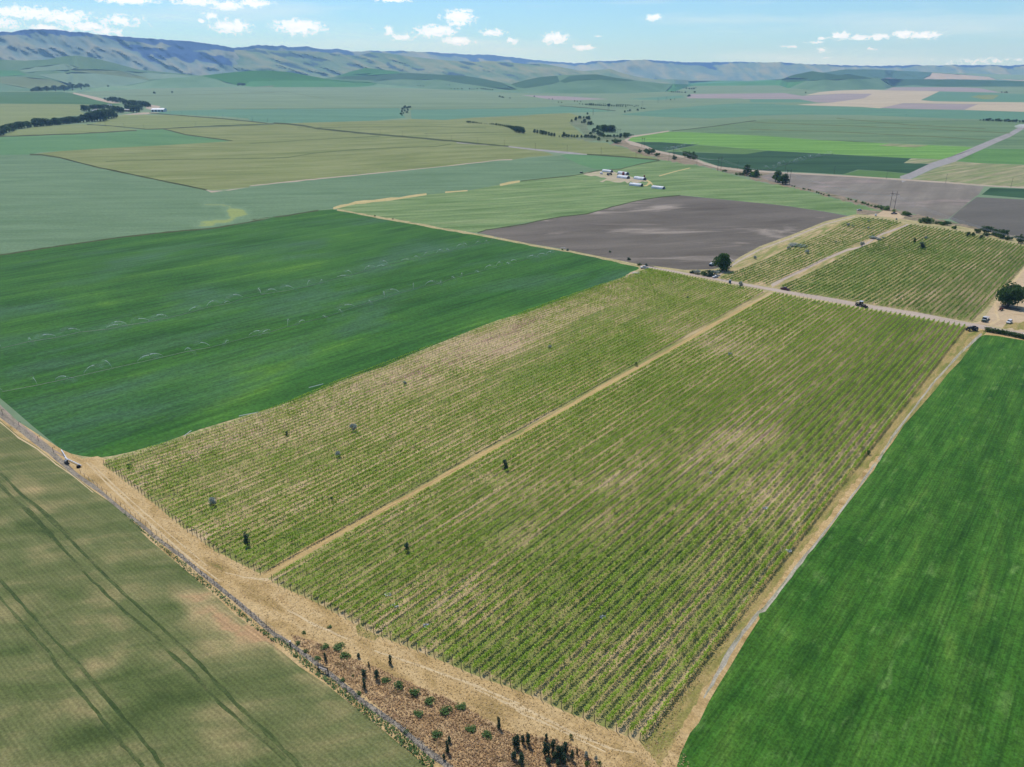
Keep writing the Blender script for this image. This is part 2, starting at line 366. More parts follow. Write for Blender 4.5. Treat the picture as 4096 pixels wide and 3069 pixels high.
leafmat('vine_leaf', [(112, 148, 40), (160, 196, 58), (204, 232, 84), (228, 246, 128)], .36, .2, .15)
leafmat('vine_leaf_far', [(86, 120, 48), (122, 156, 64), (164, 194, 90), (192, 214, 120)], .28, .4, .1)
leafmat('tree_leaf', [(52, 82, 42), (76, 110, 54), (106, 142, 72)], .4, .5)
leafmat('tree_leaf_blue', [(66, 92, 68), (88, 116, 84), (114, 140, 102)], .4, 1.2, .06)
leafmat('bright_leaf', [(66, 104, 40), (98, 142, 56), (130, 170, 76)], .42, .5)
leafmat('grey_leaf', [(146, 158, 146), (182, 192, 180), (206, 212, 202)], .45, .3)
leafmat('dark_leaf', [(58, 84, 62), (84, 112, 84), (120, 142, 110)], .4, .2)
leafmat('weed_leaf', [(72, 104, 50), (98, 132, 68), (130, 154, 92)], .4, .2)
leafmat('straw_leaf', [(186, 156, 102), (212, 182, 128), (228, 202, 154)], .4, .15)
leafmat('brush_leaf', [(120, 110, 98), (152, 142, 128), (180, 170, 152)], .4, .15)
leafmat('dead_leaf', [(128, 104, 72), (182, 146, 104), (220, 186, 140), (158, 128, 104)], .45, .15)
simple('bark', (112, 98, 84), .9, .1, var=3)
simple('cane', (134, 122, 114), .9, .1, var=2)
simple('post_wood', (96, 84, 74), .9, .1, var=3)
simple('steel', (150, 150, 148), .5, .4, .3)
simple('pole_wood', (96, 88, 82), .9, .1, var=1)
simple('wire', (190, 190, 188), .5, .4)
simple('white_paint', (236, 238, 240), .35, .5, var=.4)
simple('silver_paint', (176, 184, 190), .3, .5)
simple('red_paint', (104, 22, 34), .3, .5)
simple('black_paint', (34, 36, 42), .4, .5)
simple('glass', (28, 34, 42), .1, .6)
simple('tyre', (30, 30, 32), .85, .2)
simple('beige_paint', (214, 192, 150), .45, .4, var=1)
simple('dark_steel', (58, 56, 56), .6, .4, var=1)
simple('green_paint', (76, 104, 88), .4, .4)
simple('blue_plastic', (46, 84, 116), .5, .4)
simple('rust_red', (150, 62, 46), .6, .3, var=1)
simple('shed_white', (226, 232, 238), .5, .3, var=.25, km=.8)
simple('shed_dark', (52, 54, 58), .9, .1)
simple('roof_grey', (150, 152, 158), .6, .3, var=.3, km=1.5)
simple('wall_white', (226, 224, 220), .7, .2, var=.2, km=1.5)
simple('wall_brown', (116, 96, 86), .8, .2, var=.2, km=1.5)
simple('concrete', (206, 196, 188), .8, .2, var=1)
simple('plastic_white', (226, 228, 228), .5, .4)

def spray_mat(name, dens):
    b = NB(name)
    q = b.noise(b.pos(), .9, 4, .7)
    df = b.n('ShaderNodeBsdfDiffuse'); df.inputs['Color'].default_value = (.85, .88, .9, 1)
    tl = b.n('ShaderNodeBsdfTranslucent'); tl.inputs['Color'].default_value = (.85, .88, .9, 1)
    m1 = b.n('ShaderNodeMixShader'); m1.inputs[0].default_value = .5; b.l(df.outputs[0], m1.inputs[1]); b.l(tl.outputs[0], m1.inputs[2])
    tp = b.n('ShaderNodeBsdfTransparent'); m2 = b.n('ShaderNodeMixShader')
    b.l(b.mr(q, .3, .75, dens * .35, dens), m2.inputs[0]); b.l(tp.outputs[0], m2.inputs[1]); b.l(m1.outputs[0], m2.inputs[2])
    b.l(m2.outputs[0], b.out.inputs['Surface']); FM[name] = b.m
spray_mat('jet_core', .5); spray_mat('mist', .045)

# ------------------------------------------------------------------ object helpers
def tag(o, label=None, cat=None, group=None, kind=None):
    if label: o['label'] = label
    if cat: o['category'] = cat
    if group: o['group'] = group
    if kind: o['kind'] = kind
    return o

def mesh_np(name, V, faces, mats, mi=None, smooth=False):
    me = bpy.data.meshes.new(name)
    V = np.asarray(V, np.float32); F = np.asarray(faces, np.int32); n, k = F.shape
    me.vertices.add(len(V)); me.vertices.foreach_set('co', V.ravel())
    me.loops.add(n * k); me.loops.foreach_set('vertex_index', F.ravel())
    me.polygons.add(n); me.polygons.foreach_set('loop_start', np.arange(0, n * k, k, dtype=np.int32))
    for m in (mats if isinstance(mats, list) else [mats]): me.materials.append(FM[m] if isinstance(m, str) else m)
    if mi is not None: me.polygons.foreach_set('material_index', np.asarray(mi, np.int32))
    me.polygons.foreach_set('use_smooth', np.full(n, smooth, bool))
    me.update(calc_edges=True); return me

def obj(name, me, parent=None, loc=None, rz=0):
    o = bpy.data.objects.new(name, me); COL.objects.link(o)
    if parent: o.parent = parent
    if loc is not None: o.location = loc
    if rz: o.rotation_euler = (0, 0, rz)
    return o

def empty(name, loc, rz=0):
    return obj(name, None, None, loc, rz)

class MB:
    """collects boxes, tubes, lofts with materials into one mesh"""
    def __init__(s): s.v = []; s.f = []; s.m = []; s.mats = []
    def mi(s, m):
        if m not in s.mats: s.mats.append(m)
        return s.mats.index(m)
    def add(s, V, F, m):
        k = len(s.v); s.v += [tuple(q) for q in V]; s.f += [tuple(i + k for i in f) for f in F]; s.m += [s.mi(m)] * len(F)
    def box(s, c, d, m, taper=1.0, rz=0, tx=None):
        x, y, z = d[0] / 2, d[1] / 2, d[2] / 2
        tx = taper if tx is None else tx
        P = [(-x, -y, -z), (x, -y, -z), (x, y, -z), (-x, y, -z), (-x * tx, -y * taper, z), (x * tx, -y * taper, z), (x * tx, y * taper, z), (-x * tx, y * taper, z)]
        ca, sa = math.cos(rz), math.sin(rz)
        P = [(c[0] + p[0] * ca - p[1] * sa, c[1] + p[0] * sa + p[1] * ca, c[2] + p[2]) for p in P]
        s.add(P, [(0, 3, 2, 1), (4, 5, 6, 7), (0, 1, 5, 4), (1, 2, 6, 5), (2, 3, 7, 6), (3, 0, 4, 7)], m)
    def tube(s, a, b, r0, r1, m, n=8, cap=True):
        a = Vector(a); b = Vector(b); d = (b - a).normalized()
        u = d.orthogonal().normalized(); v = d.cross(u)
        P = []
        for q, r in ((a, r0), (b, r1)):
            for k in range(n):
                t = 2 * math.pi * k / n; P.append(q + u * r * math.cos(t) + v * r * math.sin(t))
        F = [(k, (k + 1) % n, n + (k + 1) % n, n + k) for k in range(n)]
        if cap: F += [tuple(range(n))[::-1], tuple(range(n, 2 * n))]
        s.add(P, F, m)
    def prism(s, prof, y0, y1, m, inset=0.0):
        """profile in x,z extruded along y; inset narrows the top"""
        zs = [p[1] for p in prof]; zl, zh = min(zs), max(zs)
        n = len(prof); P = []
        for y in (y0, y1):
            for x, z in prof:
                k = (z - zl) / max(1e-6, zh - zl) * inset
                P.append((x, y + (k if y == y0 else -k), z))
        F = [tuple(range(n)), tuple(range(n, 2 * n))[::-1]] + [((k + 1) % n, k, n + k, n + (k + 1) % n) for k in range(n)]
        s.add(P, F, m)
    def mesh(s, name, smooth=False):
        me = bpy.data.meshes.new(name); me.from_pydata(s.v, [], s.f)
        for m in s.mats: me.materials.append(FM[m])
        me.polygons.foreach_set('material_index', s.m)
        if smooth: me.polygons.foreach_set('use_smooth', [True] * len(s.f))
        me.update(); return me
    def build(s, name, parent=None, loc=None, rz=0, smooth=False):
        return obj(name, s.mesh(name, smooth), parent, loc, rz)

# ------------------------------------------------------------------ ground sheets
def pip(pts, poly):
    x, y = pts[:, 0], pts[:, 1]; ins = np.zeros(len(pts), bool)
    P = np.asarray(poly); Q = np.roll(P, -1, 0)
    for (x0, y0), (x1, y1) in zip(P, Q):
        if y0 == y1: continue
        c = ((y0 > y) != (y1 > y)) & (x < (x1 - x0) * (y - y0) / (y1 - y0) + x0); ins ^= c
    return ins

def rough(poly, amp, step=None):
    out = []
    n = len(poly)
    for k in range(n):
        a = np.array(poly[k]); b = np.array(poly[(k + 1) % n]); L = np.linalg.norm(b - a); st = step or amp * 2.2
        m = max(1, int(L / st)); nrm = np.array((-(b - a)[1], (b - a)[0])) / max(L, 1e-6)
        for j in range(m):
            out.append(tuple(a + (b - a) * j / m + (nrm * random.uniform(-amp, amp) if j else 0)))
    return out

def strip(pts, wid, jit=0.0):
    """polyline -> ribbon polygon in photo pixels, width may vary along it"""
    P = np.asarray(pts, float)
    if jit:
        Q = []
        for a, b in zip(P[:-1], P[1:]):
            m = max(1, int(np.linalg.norm(b - a) / 30))
            Q += [a + (b - a) * j / m for j in range(m)]
        P = np.array(Q + [P[-1]])
    W = np.interp(np.linspace(0, 1, len(P)), np.linspace(0, 1, len(wid)), wid) if isinstance(wid, (list, tuple)) else np.full(len(P), wid)
    T = np.gradient(P, axis=0); T /= np.linalg.norm(T, axis=1)[:, None] + 1e-9; N = np.stack([-T[:, 1], T[:, 0]], 1)
    W = W[:, None] / 2
    j1 = rng.uniform(1 - jit, 1 + jit, W.shape); j2 = rng.uniform(1 - jit, 1 + jit, W.shape)
    return [tuple(q) for q in P + N * W * j1] + [tuple(q) for q in (P - N * W * j2)[::-1]]

def sheet(region, fields, gridpts, lifter, base, attr=None):
    """one continuous surface cut along the field edges; each field becomes its own object"""
    verts, edges = [], []
    def loop(poly):
        k = len(verts); n = len(poly); verts.extend(Vector(p) for p in poly)
        edges.extend((k + i, k + (i + 1) % n) for i in range(n))
    loop(region)
    for _, _, poly in fields: loop(poly)
    g = np.asarray(gridpts); g = g[pip(g, region)]
    verts.extend(Vector(p) for p in g)
    V, _, F, *_ = delaunay_2d_cdt(verts, edges, [], 0, 0.02)
    P = np.array([tuple(v) for v in V]); F = np.array([f for f in F if len(f) == 3])
    C = P[F].mean(1); keep = pip(C, region); F = F[keep]; C = C[keep]
    own = np.full(len(F), -1)
    for k, (_, _, poly) in enumerate(fields): own[pip(C, poly)] = k
    W = lifter(P); pv = attr(P) if attr else None
    a, b, c = (W[F[:, i]] for i in range(3))
    flip = np.cross(b - a, c - a)[:, 2] < 0
    F[flip] = F[flip][:, ::-1]
    obs = []
    for k in range(-1, len(fields)):
        f = F[own == k]
        if not len(f): continue
        u, inv = np.unique(f.ravel(), return_inverse=True)
        nm, mt = base if k < 0 else fields[k][:2]
        me = mesh_np(nm, W[u], inv.reshape(-1, 3), mt, smooth=True)
        for an, av in (pv or {}).items(): me.attributes.new(an, 'FLOAT', 'POINT').data.foreach_set('value', av[u].astype(np.float32))
        obs.append(tag(obj(nm, me), kind='structure'))
    return obs

FIELDS = []
def fld(mat, spec, name='field', ro=0): 
    p = Z(spec)
    FIELDS.append((name, mat, rough(p, ro) if ro else p))
def rib(mat, spec, wid, name='track', jit=0.0): FIELDS.append((name, mat, strip(Z(spec), wid, jit)))

# ------------------------------------------------------------------ plain: fields traced on the ground
PLAIN_EDGE = [(-1300, 368), (0, 367), (120, 365), (270, 366), (300, 370), (600, 354), (900, 349), (1500, 349), (1700, 355), (2060, 372),
              (2300, 374), (2500, 374), (2700, 366), (2760, 344), (3119, 342), (3150, 353), (3300, 364), (3540, 357), (3570, 348), (4096, 347), (5400, 349)]
EDX, EDY = zip(*PLAIN_EDGE)

fld('green_dark', 'a -1800 740 0 740 250 742 500 740 600 755 700 785 850 820 1010 850 880 846 600 838 0 835 -1800 835')
fld('olive_pale', 'a -1800 836 0 836 600 839 730 845 640 880 660 905 700 920 300 965 250 975 0 1035 -1800 1290')
rib('far_track', 'a 590 750 700 775 780 795 900 825 960 826', [5, 9, 12, 8, 3])
fld('bluegreen', 'a 1200 903 1400 891 2000 875 2212 872 | b 150 872 600 870 1200 868 1215 900 1250 948 1000 971 650 982 430 988 300 992 180 990 0 972 | a 2000 955 1800 938 1600 930 1400 922 1210 912')
fld('bluegreen', 'b 1290 880 1700 875 2212 868 | c 300 865 480 855 700 870 900 890 940 895 700 905 560 908 300 920 0 935 | b 1800 946 1560 966 1300 957')
fld('olive', 'b 310 994 430 988 650 983 1000 973 1250 963 1300 958 1560 967 1800 948 2212 933 | c 300 921 560 910 700 950 | g 560 190 620 240 690 300 720 340 860 345 900 365 1000 385 1200 455 1340 487 1000 457 560 425 310 402 0 370 | f 2080 370 1830 350 1620 328 1240 295 870 263 540 228')
fld('greengrass', 'e -2600 150 0 97 600 75 1110 40 1310 32 1500 80 1870 128 1800 135 1300 165 900 185 500 210 330 220 240 238 -400 330 -2600 600')
fld('olive_pale', 'a 0 1098 700 1070 1100 1047 1000 1030 850 1010 700 1003 650 998 300 1020 120 1050 0 1096')
fld('olive_pale', 'a 735 998 900 1013 1000 1029 1180 1040 1600 1018 2200 996 2000 978 1800 958 1400 928 1000 922 940 930 880 955')
fld('sage', 'e -2600 500 -400 250 240 238 480 265 800 345 1240 437 1660 522 1720 547 2000 507 2212 474 | f 400 652 850 602 1250 567 1500 542 1750 512 2000 485 2110 482 | g 110 483 480 448 560 430 1000 462 1290 485 1120 515 980 553 880 560 820 562 600 605 170 650 0 672 | f 2150 655 2000 680 1700 735 1450 757 1200 790 850 830 670 870 550 885 300 930 0 967 | e 2000 780 1700 832 1350 861 900 912 350 992 0 1047 -1600 1270')
fld('greengrass', 'g 490 447 560 432 1000 462 1290 486 1120 515 980 553 880 560 760 555 640 520 560 480')
fld('olive', 'e 240 238 500 210 900 185 1300 165 1800 135 1870 128 1500 80 1310 32 2212 -4 | f 190 190 300 193 540 232 870 267 1240 299 1620 332 1830 354 2080 374 | g 0 373 320 405 440 445 230 460 110 480 | f 2110 480 2000 483 1750 510 1500 540 1250 565 850 600 400 650 0 690 | e 2000 503 1720 526 1660 520 1240 435 800 343 480 263 330 239')
fld('dry_border', 'F 200 1760 1000 1500 2480 1020 2600 1050 3950 1270 4000 1350 2800 2900 2559 3000 411 1920', 'field_margin')
fld('alfalfa', 'F -640 1108 | e 0 1047 350 994 900 914 1350 863 1700 834 2000 785 2212 740 | f 0 967 300 931 550 889 665 880 720 889 900 924 1150 969 1400 1014 1600 1052 1900 1098 2212 1160 | i 0 118 250 167 500 207 700 247 900 287 1050 320 1110 338 1120 350 1060 385 980 425 800 490 500 600 200 710 0 760 | l 1900 800 1600 920 1300 1040 1080 1140 860 1207 | n 700 60 430 180 200 260 0 315 | m 1950 235 1600 340 1300 450 1050 520 900 552 780 566 660 552 560 530 480 490 250 300 100 170 0 85')
fld('grass_pale', 'f 670 873 850 834 1200 794 1450 759 1700 739 2000 684 2150 658 | g 0 674 170 653 600 607 820 563 980 555 1120 517 1290 487 1350 490 1600 530 1750 570 2000 640 2212 690 | h 200 680 300 700 500 748 700 803 900 852 1080 900 1000 933 860 943 600 900 300 855 0 825 | g 1800 800 1450 766 1300 780 1100 810 900 860 700 915 500 935 300 970 0 1025 | f 1850 1058 1820 1068 1600 1040 1150 960 900 914 720 882')
fld('yard', 'g 660 593 830 571 960 590 1040 615 1150 642 1190 660 1100 668 880 652 800 657 860 632 760 610', ro=5)
rib('straw', 'g 1170 640 1210 665 1230 685', [5, 8, 3], jit=.4); rib('straw', 'g 1205 665 1180 690 1150 692', [8, 5, 2], jit=.4)
rib('dry_border', 'f 700 884 900 919 1150 964 1400 1010 1600 1047 1900 1094 2212 1155 | i 250 162 500 203 700 241 900 281 1050 316 1120 330', [7, 9, 8, 8, 8, 10], 'field_margin', .4)
fld('plowed_dark', 'f 1830 1068 1900 1045 2212 998 | g 300 972 500 937 700 917 900 862 1100 812 1300 782 1450 768 1800 802 2212 842 | h 300 857 600 902 850 948 700 1010 560 1080 400 1140 200 1180 120 1211 | i 2212 178 2000 250 1850 320 1700 360 1480 380 1300 363 1150 323 900 273 700 233 500 193 250 153 0 103')
rib('straw', 'f 670 870 850 828 1200 790 1420 757', [8, 11, 10, 6], 'field_margin', .4); rib('straw', 'f 1570 742 1750 730', 6, 'field_margin', .4); rib('straw', 'f 2010 682 2170 655', 8, 'field_margin', .4)
# right of the creek
fld('green_grey', 'g 1370 250 1700 215 2060 165 2130 155 | h 500 160 1000 160 2212 172 4000 190 4000 240 2212 215 2150 258 1850 378 1400 358 1100 347 500 316 0 288 | g 1500 255')
fld('bluegreen', 'c 960 922 1300 882 1600 852 1900 832 2212 836 | d 200 844 500 856 1000 873 1300 881 2212 905 4000 950 4000 1020 2212 975 1400 950 900 930 400 925 0 935 | c 2000 938 1700 954 1300 942')
fld('tan_field', 'd 440 770 560 745 850 718 1090 730 1530 737 1380 810 1500 820 2212 828 4000 860 4000 940 2212 903 1730 888 1840 842 1240 833 1050 875 880 862 500 852 380 846 650 830 920 795 990 757 750 756')
fld('lilac_field', 'd -60 757 270 752 420 775 750 756 990 757 920 795 650 830 540 828 400 800 -60 800')
fld('lilac_field', 'd 1050 873 1240 834 1840 843 1730 887 1300 881')
fld('lilac_field', 'd 1090 729 1150 706 1310 705 1700 706 1850 712 2010 745 2212 752 1530 738')
fld('bluegreen', 'd 1380 808 1530 740 2212 760 4000 790 4000 852 2212 825 1500 818')
fld('olive_pale', 'd 1780 783 1840 770 1930 766 2010 768 1990 785 1960 803 1880 801')
fld('lilac_field', 'c 1530 757 2080 752 2080 794 1500 792')
fld('lilac_field', 'c 170 765 500 775 880 798 600 808 400 800')
fld('bluegreen', 'd 0 801 400 806 530 828 0 828')
fld('bluegreen', 'c 1000 798 1460 768 1490 785 1280 806')
fld('bright_green', 'g 1030 310 1100 290 1200 280 1360 257 1500 258 2212 295 | h 500 320 1100 350 1400 362 1840 382 1560 480 1280 470 680 438 200 413 0 395 | g 2000 398 1900 385 1590 360 1300 340 1050 336')
fld('stubble', 'h 1040 368 1130 352 1440 366 1340 385')
fld('green_deep', 'g 1050 340 1300 340 1590 360 1320 412 1250 408 1170 372')
fld('green_olive', 'g 1590 362 1900 387 2160 408 1970 437 1700 425 1345 414')
fld('green_deep', 'g 1345 416 1700 427 1970 437 2160 408 2212 412 | h 180 412 680 440 1300 472 1240 510 1490 518 1290 595 1100 578 870 563 750 602 300 578 0 568 | g 1960 563 1760 535 1600 478 1480 462 1400 436 1260 409')
fld('green_olive', 'h 752 603 880 566 1100 580 1285 597 1200 632 1100 632')
fld('stubble', 'h 1242 509 1300 474 1555 481 1490 517')
fld('stubble', 'h 1310 640 1400 595 1640 496 1850 511 2212 525 4000 570 4000 790 2212 712 1900 690 1500 658')
fld('meadow_green', 'h 1645 492 1880 392 2212 396 4000 430 4000 565 2212 522 1850 510')
fld('green_grey', 'h 1892 386 2020 332 2212 240 4000 250 4000 425 2212 392')
fld('scrub', 'h 860 880 1300 925 1700 1000 2212 1105 4000 1500 4000 1820 2212 1215 1500 1020 1000 965 860 930', 'field_margin')
fld('plowed_light', 'g 2060 600 2212 585 | h 190 592 600 604 1200 642 1320 652 1600 672 1890 700 1850 760 1820 782 1700 880 1600 962 1500 960 1300 915 1100 860 800 790 600 745 300 690 100 642')
fld('green_deep', 'h 1870 765 1940 710 2212 718 4000 760 4000 850 2212 793')
fld('plowed_grey', 'h 1830 785 2212 805 4000 860 4000 1520 2212 1112 1900 1050 1700 1002 1610 962 1700 882')
fld('scrub', 'g 890 360 960 310 1020 320 1040 345 1170 372 1250 408 1400 438 1580 478 1640 505 1760 536 1960 565 2212 578 2090 610 2212 690 2080 632 1800 575 1640 530 1550 522 1350 490 1100 430 1000 380', ro=4)
fld('creek_green', 'g 540 180 600 165 700 130 740 150 700 220 760 270 900 290 1040 300 1020 325 880 335 720 330 500 305 690 290 640 230', ro=4)
fld('scrub', 'h 0 612 100 642 300 690 600 745 800 790 1100 860 1300 915 1500 960 1700 1002 1900 1050 2212 1112 4000 1520 4000 1680 2212 1160 2000 1100 1700 1040 1380 985 1080 900 900 850 700 800 500 745 300 700 200 680 0 640', ro=4)
fld('far_track', 'a 940 930 1150 905 1290 905 1180 920 1000 925'); fld('far_track', 'a 1190 840 1290 855 1280 870 1200 882 1170 870')
rib('far_track', 'h 2640 -60 2400 100 2200 222 2100 280 1990 325 1850 386 1640 478 1480 528 1300 612 1220 642', [10, 12, 15, 17, 19, 22, 25, 24, 24, 26], 'road')
FIELDS[-1] = ('road', 'gravel', FIELDS[-1][2])
rib('far_track', 'g 1360 250 1200 275 1060 295 1010 325 1050 345 1170 378 1250 412 1400 443 1580 483 1640 510 1760 543 1960 568 2212 580 | h 200 585 600 605 1180 640 1600 668 1900 692 2212 709 4000 790', [4, 5, 7, 12, 14, 10, 8, 8, 9, 9, 8, 7, 6, 6, 6, 6, 5, 5, 5], 'track')
fld('sand', 'h 860 948 1000 925 1100 893 1180 905 1250 940 1220 960 1300 985 1390 990 1250 1002 1100 975 1000 962', ro=4)
rib('gravel', 'g -350 345 0 368 310 403 560 427 700 440', [3, 4, 6, 9, 3], 'road')
# dark verges and contour lines of the far fields
for spec, wd, mt in [('e 240 238 330 239 480 264 800 344 1240 436 1665 523', 5, 'dark_edge'), ('a -1400 1150 0 1099 600 1078 1100 1050', 4, 'dark_edge'),
                     ('a 700 1002 900 1014 1180 1041 1310 1037 1600 1019 2200 997', 3.5, 'dark_edge'), ('a 1200 910 1400 926 1800 956 2000 976 2200 997 | b 120 994', 3.5, 'dark_edge'),
                     ('f 190 188 300 191 440 210 540 230 870 265 1240 296 1620 330 1830 352 2080 373', 6, 'dark_edge'), ('g 700 437 1000 458 1280 485', 5, 'dark_edge'),
                     ('e 1310 32 1500 80 1870 128', 4, 'dark_edge'), ('f 0 350 540 318 1050 292', 3, 'contour_dark'), ('f 0 470 300 465 500 430 900 395 1500 375 1620 355', 3.5, 'contour_dark'),
                     ('e 850 295 1030 285 1700 273 2212 268', 3.5, 'contour_dark'), ('b -200 878 600 872 1200 869', 1.3, 'contour_dark'), ('b 1290 881 1700 876 2212 869', 1.3, 'contour_dark'),
                     ('b 380 1030 900 1022 1500 1018 1900 1030', 2.5, 'contour_dark'), ('b 1400 1075 1900 1065 2212 1062', 2.5, 'contour_dark'),
                     ('g 980 553 1120 517 1290 488', 3, 'dark_edge'), ('g 170 652 600 607 820 563 980 556', 3, 'dark_edge'), ('g 1380 250 1700 215 2060 165', 3, 'dark_edge'),
                     ('f 1830 1069 1900 1046 2212 999 | g 300 973 500 938 700 917 900 861 1100 811 1300 781 1450 767', 4, 'dark_edge'),
                     ('e -900 1170 0 1047 350 993 900 913 1350 862 1700 833 2000 783 2212 738 | f 0 967 300 930 550 888', 5, 'dark_edge'),
                     ('b 0 742 300 740 600 795', 1.2, 'contour_dark'), ('a 1100 772 1700 760 2212 745', 1.2, 'contour_dark'), ('c 480 852 700 868 930 893', 3, 'dark_edge'),
                     ('d 0 985 600 1010 1500 1045 2100 1075', 3, 'contour_dark'), ('d 0 1045 700 1065 1600 1110 1900 1130', 3, 'contour_dark'), ('d 700 955 1300 1010 1900 1040', 3, 'contour_dark')]:
    rib(mt, spec, wd, 'field_margin', .35)
rib('far_track', 'f 0 691 200 671 450 645 700 620 1250 566 1500 541 2000 484 2110 481', [2, 4, 4, 3, 3, 2, 3, 3], 'field_margin', .5)
fld('far_track', 'e 1650 521 1700 530 1850 527 1980 503 1850 520 1730 540 1700 545')
rib('straw', 'g 1280 612 1400 578 1530 547', [4, 3, 3], 'track')
# upper vineyard, farm road, yard
UPV = 'F 2862 1118 2895 1092 2960 1047 3040 1006 3165 962 3300 907 3430 872 3530 880 3629 897 3842 928 4096 986 4400 1058 4400 1075 4150 1003 4096 1064 3892 1291 3644 1244 3436 1209 3208 1176 3090 1148'
fld('dry_border', 'F 2600 1062 2740 1080 2840 1078 2895 1072 2960 1028 3040 985 3165 940 3300 886 3428 856 3640 880 3842 905 4096 960 4500 1056 4500 1500 4096 1400 3860 1312 3500 1246 3100 1180 2800 1120', 'field_margin')
fld('vine_floor', UPV)
fld('sand', 'F 3880 1296 3926 1285 3972 1222 3990 1197 4030 1148 4080 1090 4150 1005 4700 1080 4700 1480 4096 1330 3960 1302', 'yard')
rib('dirt_road', 'F 2866 1108 2900 1081 2960 1041 3040 998 3165 952 3300 897 3420 866', [8, 6, 5, 5, 5, 4, 3], 'track', .3)
rib('dirt_road', 'F 3085 1142 3200 1086 3300 1036 3390 1000 3440 990 3480 966 3530 936 3590 915 3632 899', [13, 10, 9, 9, 9, 8, 8, 7, 6], 'track', .2)
rib('dirt_road', 'F 2560 1063 2640 1076 2740 1094 2850 1114 3000 1143 3100 1160 3300 1196 3436 1220 3645 1255 3768 1279 3892 1305 4000 1326 4096 1343 4500 1420', [5, 7, 9, 11, 13, 16, 17, 18, 20, 22, 24, 25, 28, 36], 'road', .12)
rib('rut', 'F 3960 1300 3995 1280 3985 1250 3980 1215 4010 1180 4060 1120 4110 1060', [9, 10, 11, 12, 12, 10, 8], 'track', .3)
fld('headland_green', 'F 4010 1312 4030 1290 4096 1285 4300 1290 4300 1350 4096 1322', 'grass', ro=5)
fld('concrete_pad_dummy' if 0 else 'sand', 'F 2505 1100 2532 1086 2560 1085 2585 1078 2600 1082 2560 1098 2520 1112 2490 1118', 'field_margin', ro=3)
# lower headland and main vineyard
FRONT = [(411, 1858), (427, 1871), (438, 1878), (466, 1898), (494, 1922), (522, 1943), (552, 1965), (580, 1988), (613, 2012), (647, 2040), (677, 2067), (715, 2097),
         (749, 2127), (786, 2147), (823, 2177), (869, 2212), (894, 2219), (941, 2246), (994, 2271), (1042, 2296), (1088, 2326), (1115, 2341), (1169, 2367), (1224, 2390),
         (1277, 2417), (1336, 2450), (1396, 2482), (1455, 2515), (1517, 2545), (1593, 2574), (1664, 2602), (1703, 2618), (1777, 2648), (1856, 2683), (1934, 2715),
         (2015, 2742), (2099, 2772), (2186, 2812), (2278, 2854), (2368, 2887), (2457, 2926), (2559, 2966)]
BACK = [(2617, 1078), (2685, 1091), (2753, 1106), (2845, 1125), (2907, 1138), (2989, 1152), (3114, 1176), (3350, 1219), (3503, 1244), (3600, 1259), (3711, 1280), (3856, 1305)]
GEDGE = 'p 1890 82 1850 100 1800 150 1700 290 1600 390 1500 520 1350 690 1250 800 1150 950 1050 1080 980 1211 | w 1000 60 900 190 760 370 600 590 440 760 330 900 130 1150 60 1211 | v 2090 10 1980 180 1850 400 1750 560 1680 680 1600 850 1530 930 1450 1100 1420 1207'
fld('headland', 'F -1200 690 0 1640 250 1800 330 1835 390 1825 430 1840 ' + ' '.join(f'{x} {y}' for x, y in FRONT) + ' 2700 2840 3100 2250 3600 1640 3860 1306 3905 1312 3960 1322 4096 1350 4096 1400 3900 1500 3200 2400 2760 3069 2500 3700 1400 4200 -1400 4200 -1400 690', 'headland')
fld('headland_green', 'F 2559 2966 2700 2790 3100 2235 3600 1630 3858 1306 3900 1312 3945 1330 3900 1380 3750 1560 3400 1950 3000 2480 2800 2780 2690 2980 2640 3069', 'grass', ro=6)
fld('headland_green', 't 850 70 1000 60 1100 130 1000 190 870 150', 'grass', ro=8)
fld('vine_floor', 'i 1200 348 1100 388 980 435 800 504 500 614 200 729 0 779 | l 1900 819 1600 939 1300 1064 1080 1164 900 1207 | n 700 79 430 204 200 284 0 339 | m 1950 264 1600 364 1300 474 1050 549 900 584 827 610 | F ' + ' '.join(f'{x} {y}' for x, y in FRONT) + ' 2600 2945 2690 2800 3090 2230 3590 1630 3862 1306 ' + ' '.join(f'{x} {y}' for x, y in BACK[::-1]))
rib('track_tan', 's 60 640 150 592 400 441 700 272 1000 112 1200 12 | n 1300 972 1600 792 1900 622 2212 472 | o 200 462 500 291 800 112 1000 2 | i 1400 992 1700 812 2000 651 2170 581', [34, 30, 26, 24, 22, 21, 19, 18, 17, 16, 15, 14, 13, 12, 11, 10], 'track', .18)
rib('rut', 'F 345 1850 440 1945 560 2060 640 2130 760 2235 880 2325', [5, 8, 8, 9, 8, 4], 'wheel_track', .5)
rib('rut', 'F 360 1850 460 1945 600 2070 700 2155 830 2265', [4, 5, 5, 5, 3], 'wheel_track', .5)
rib('rut', 't 300 -60 520 60 800 180', [6, 9, 5], 'wheel_track', .6); rib('rut', 't 1000 270 1250 350 1500 440 1800 545 2212 720 | v 60 690 250 760 450 860 650 960 900 1060 1080 1090', [5, 8, 8, 9, 10, 10, 10, 10, 10, 8, 4], 'wheel_track', .5)
rib('rut', 't 1800 570 2212 760 | v 120 750 420 880 620 975 850 1085', [5, 8, 8, 9, 8, 4], 'wheel_track', .5)
rib('rut', 'F 1075 2320 980 2310 900 2290', [8, 6, 3], 'wheel_track', .5)
fld('burnt', 't 330 140 450 180 600 230 800 320 1000 400 1250 510 1500 620 1750 730 2000 880 2212 980 | v 130 930 350 960 550 1010 700 1100 780 1180 800 1230 700 1700 | t 1900 1500 1620 1207 1400 1010 1200 860 900 620 650 430 480 300 350 190', 'scrub', ro=10)
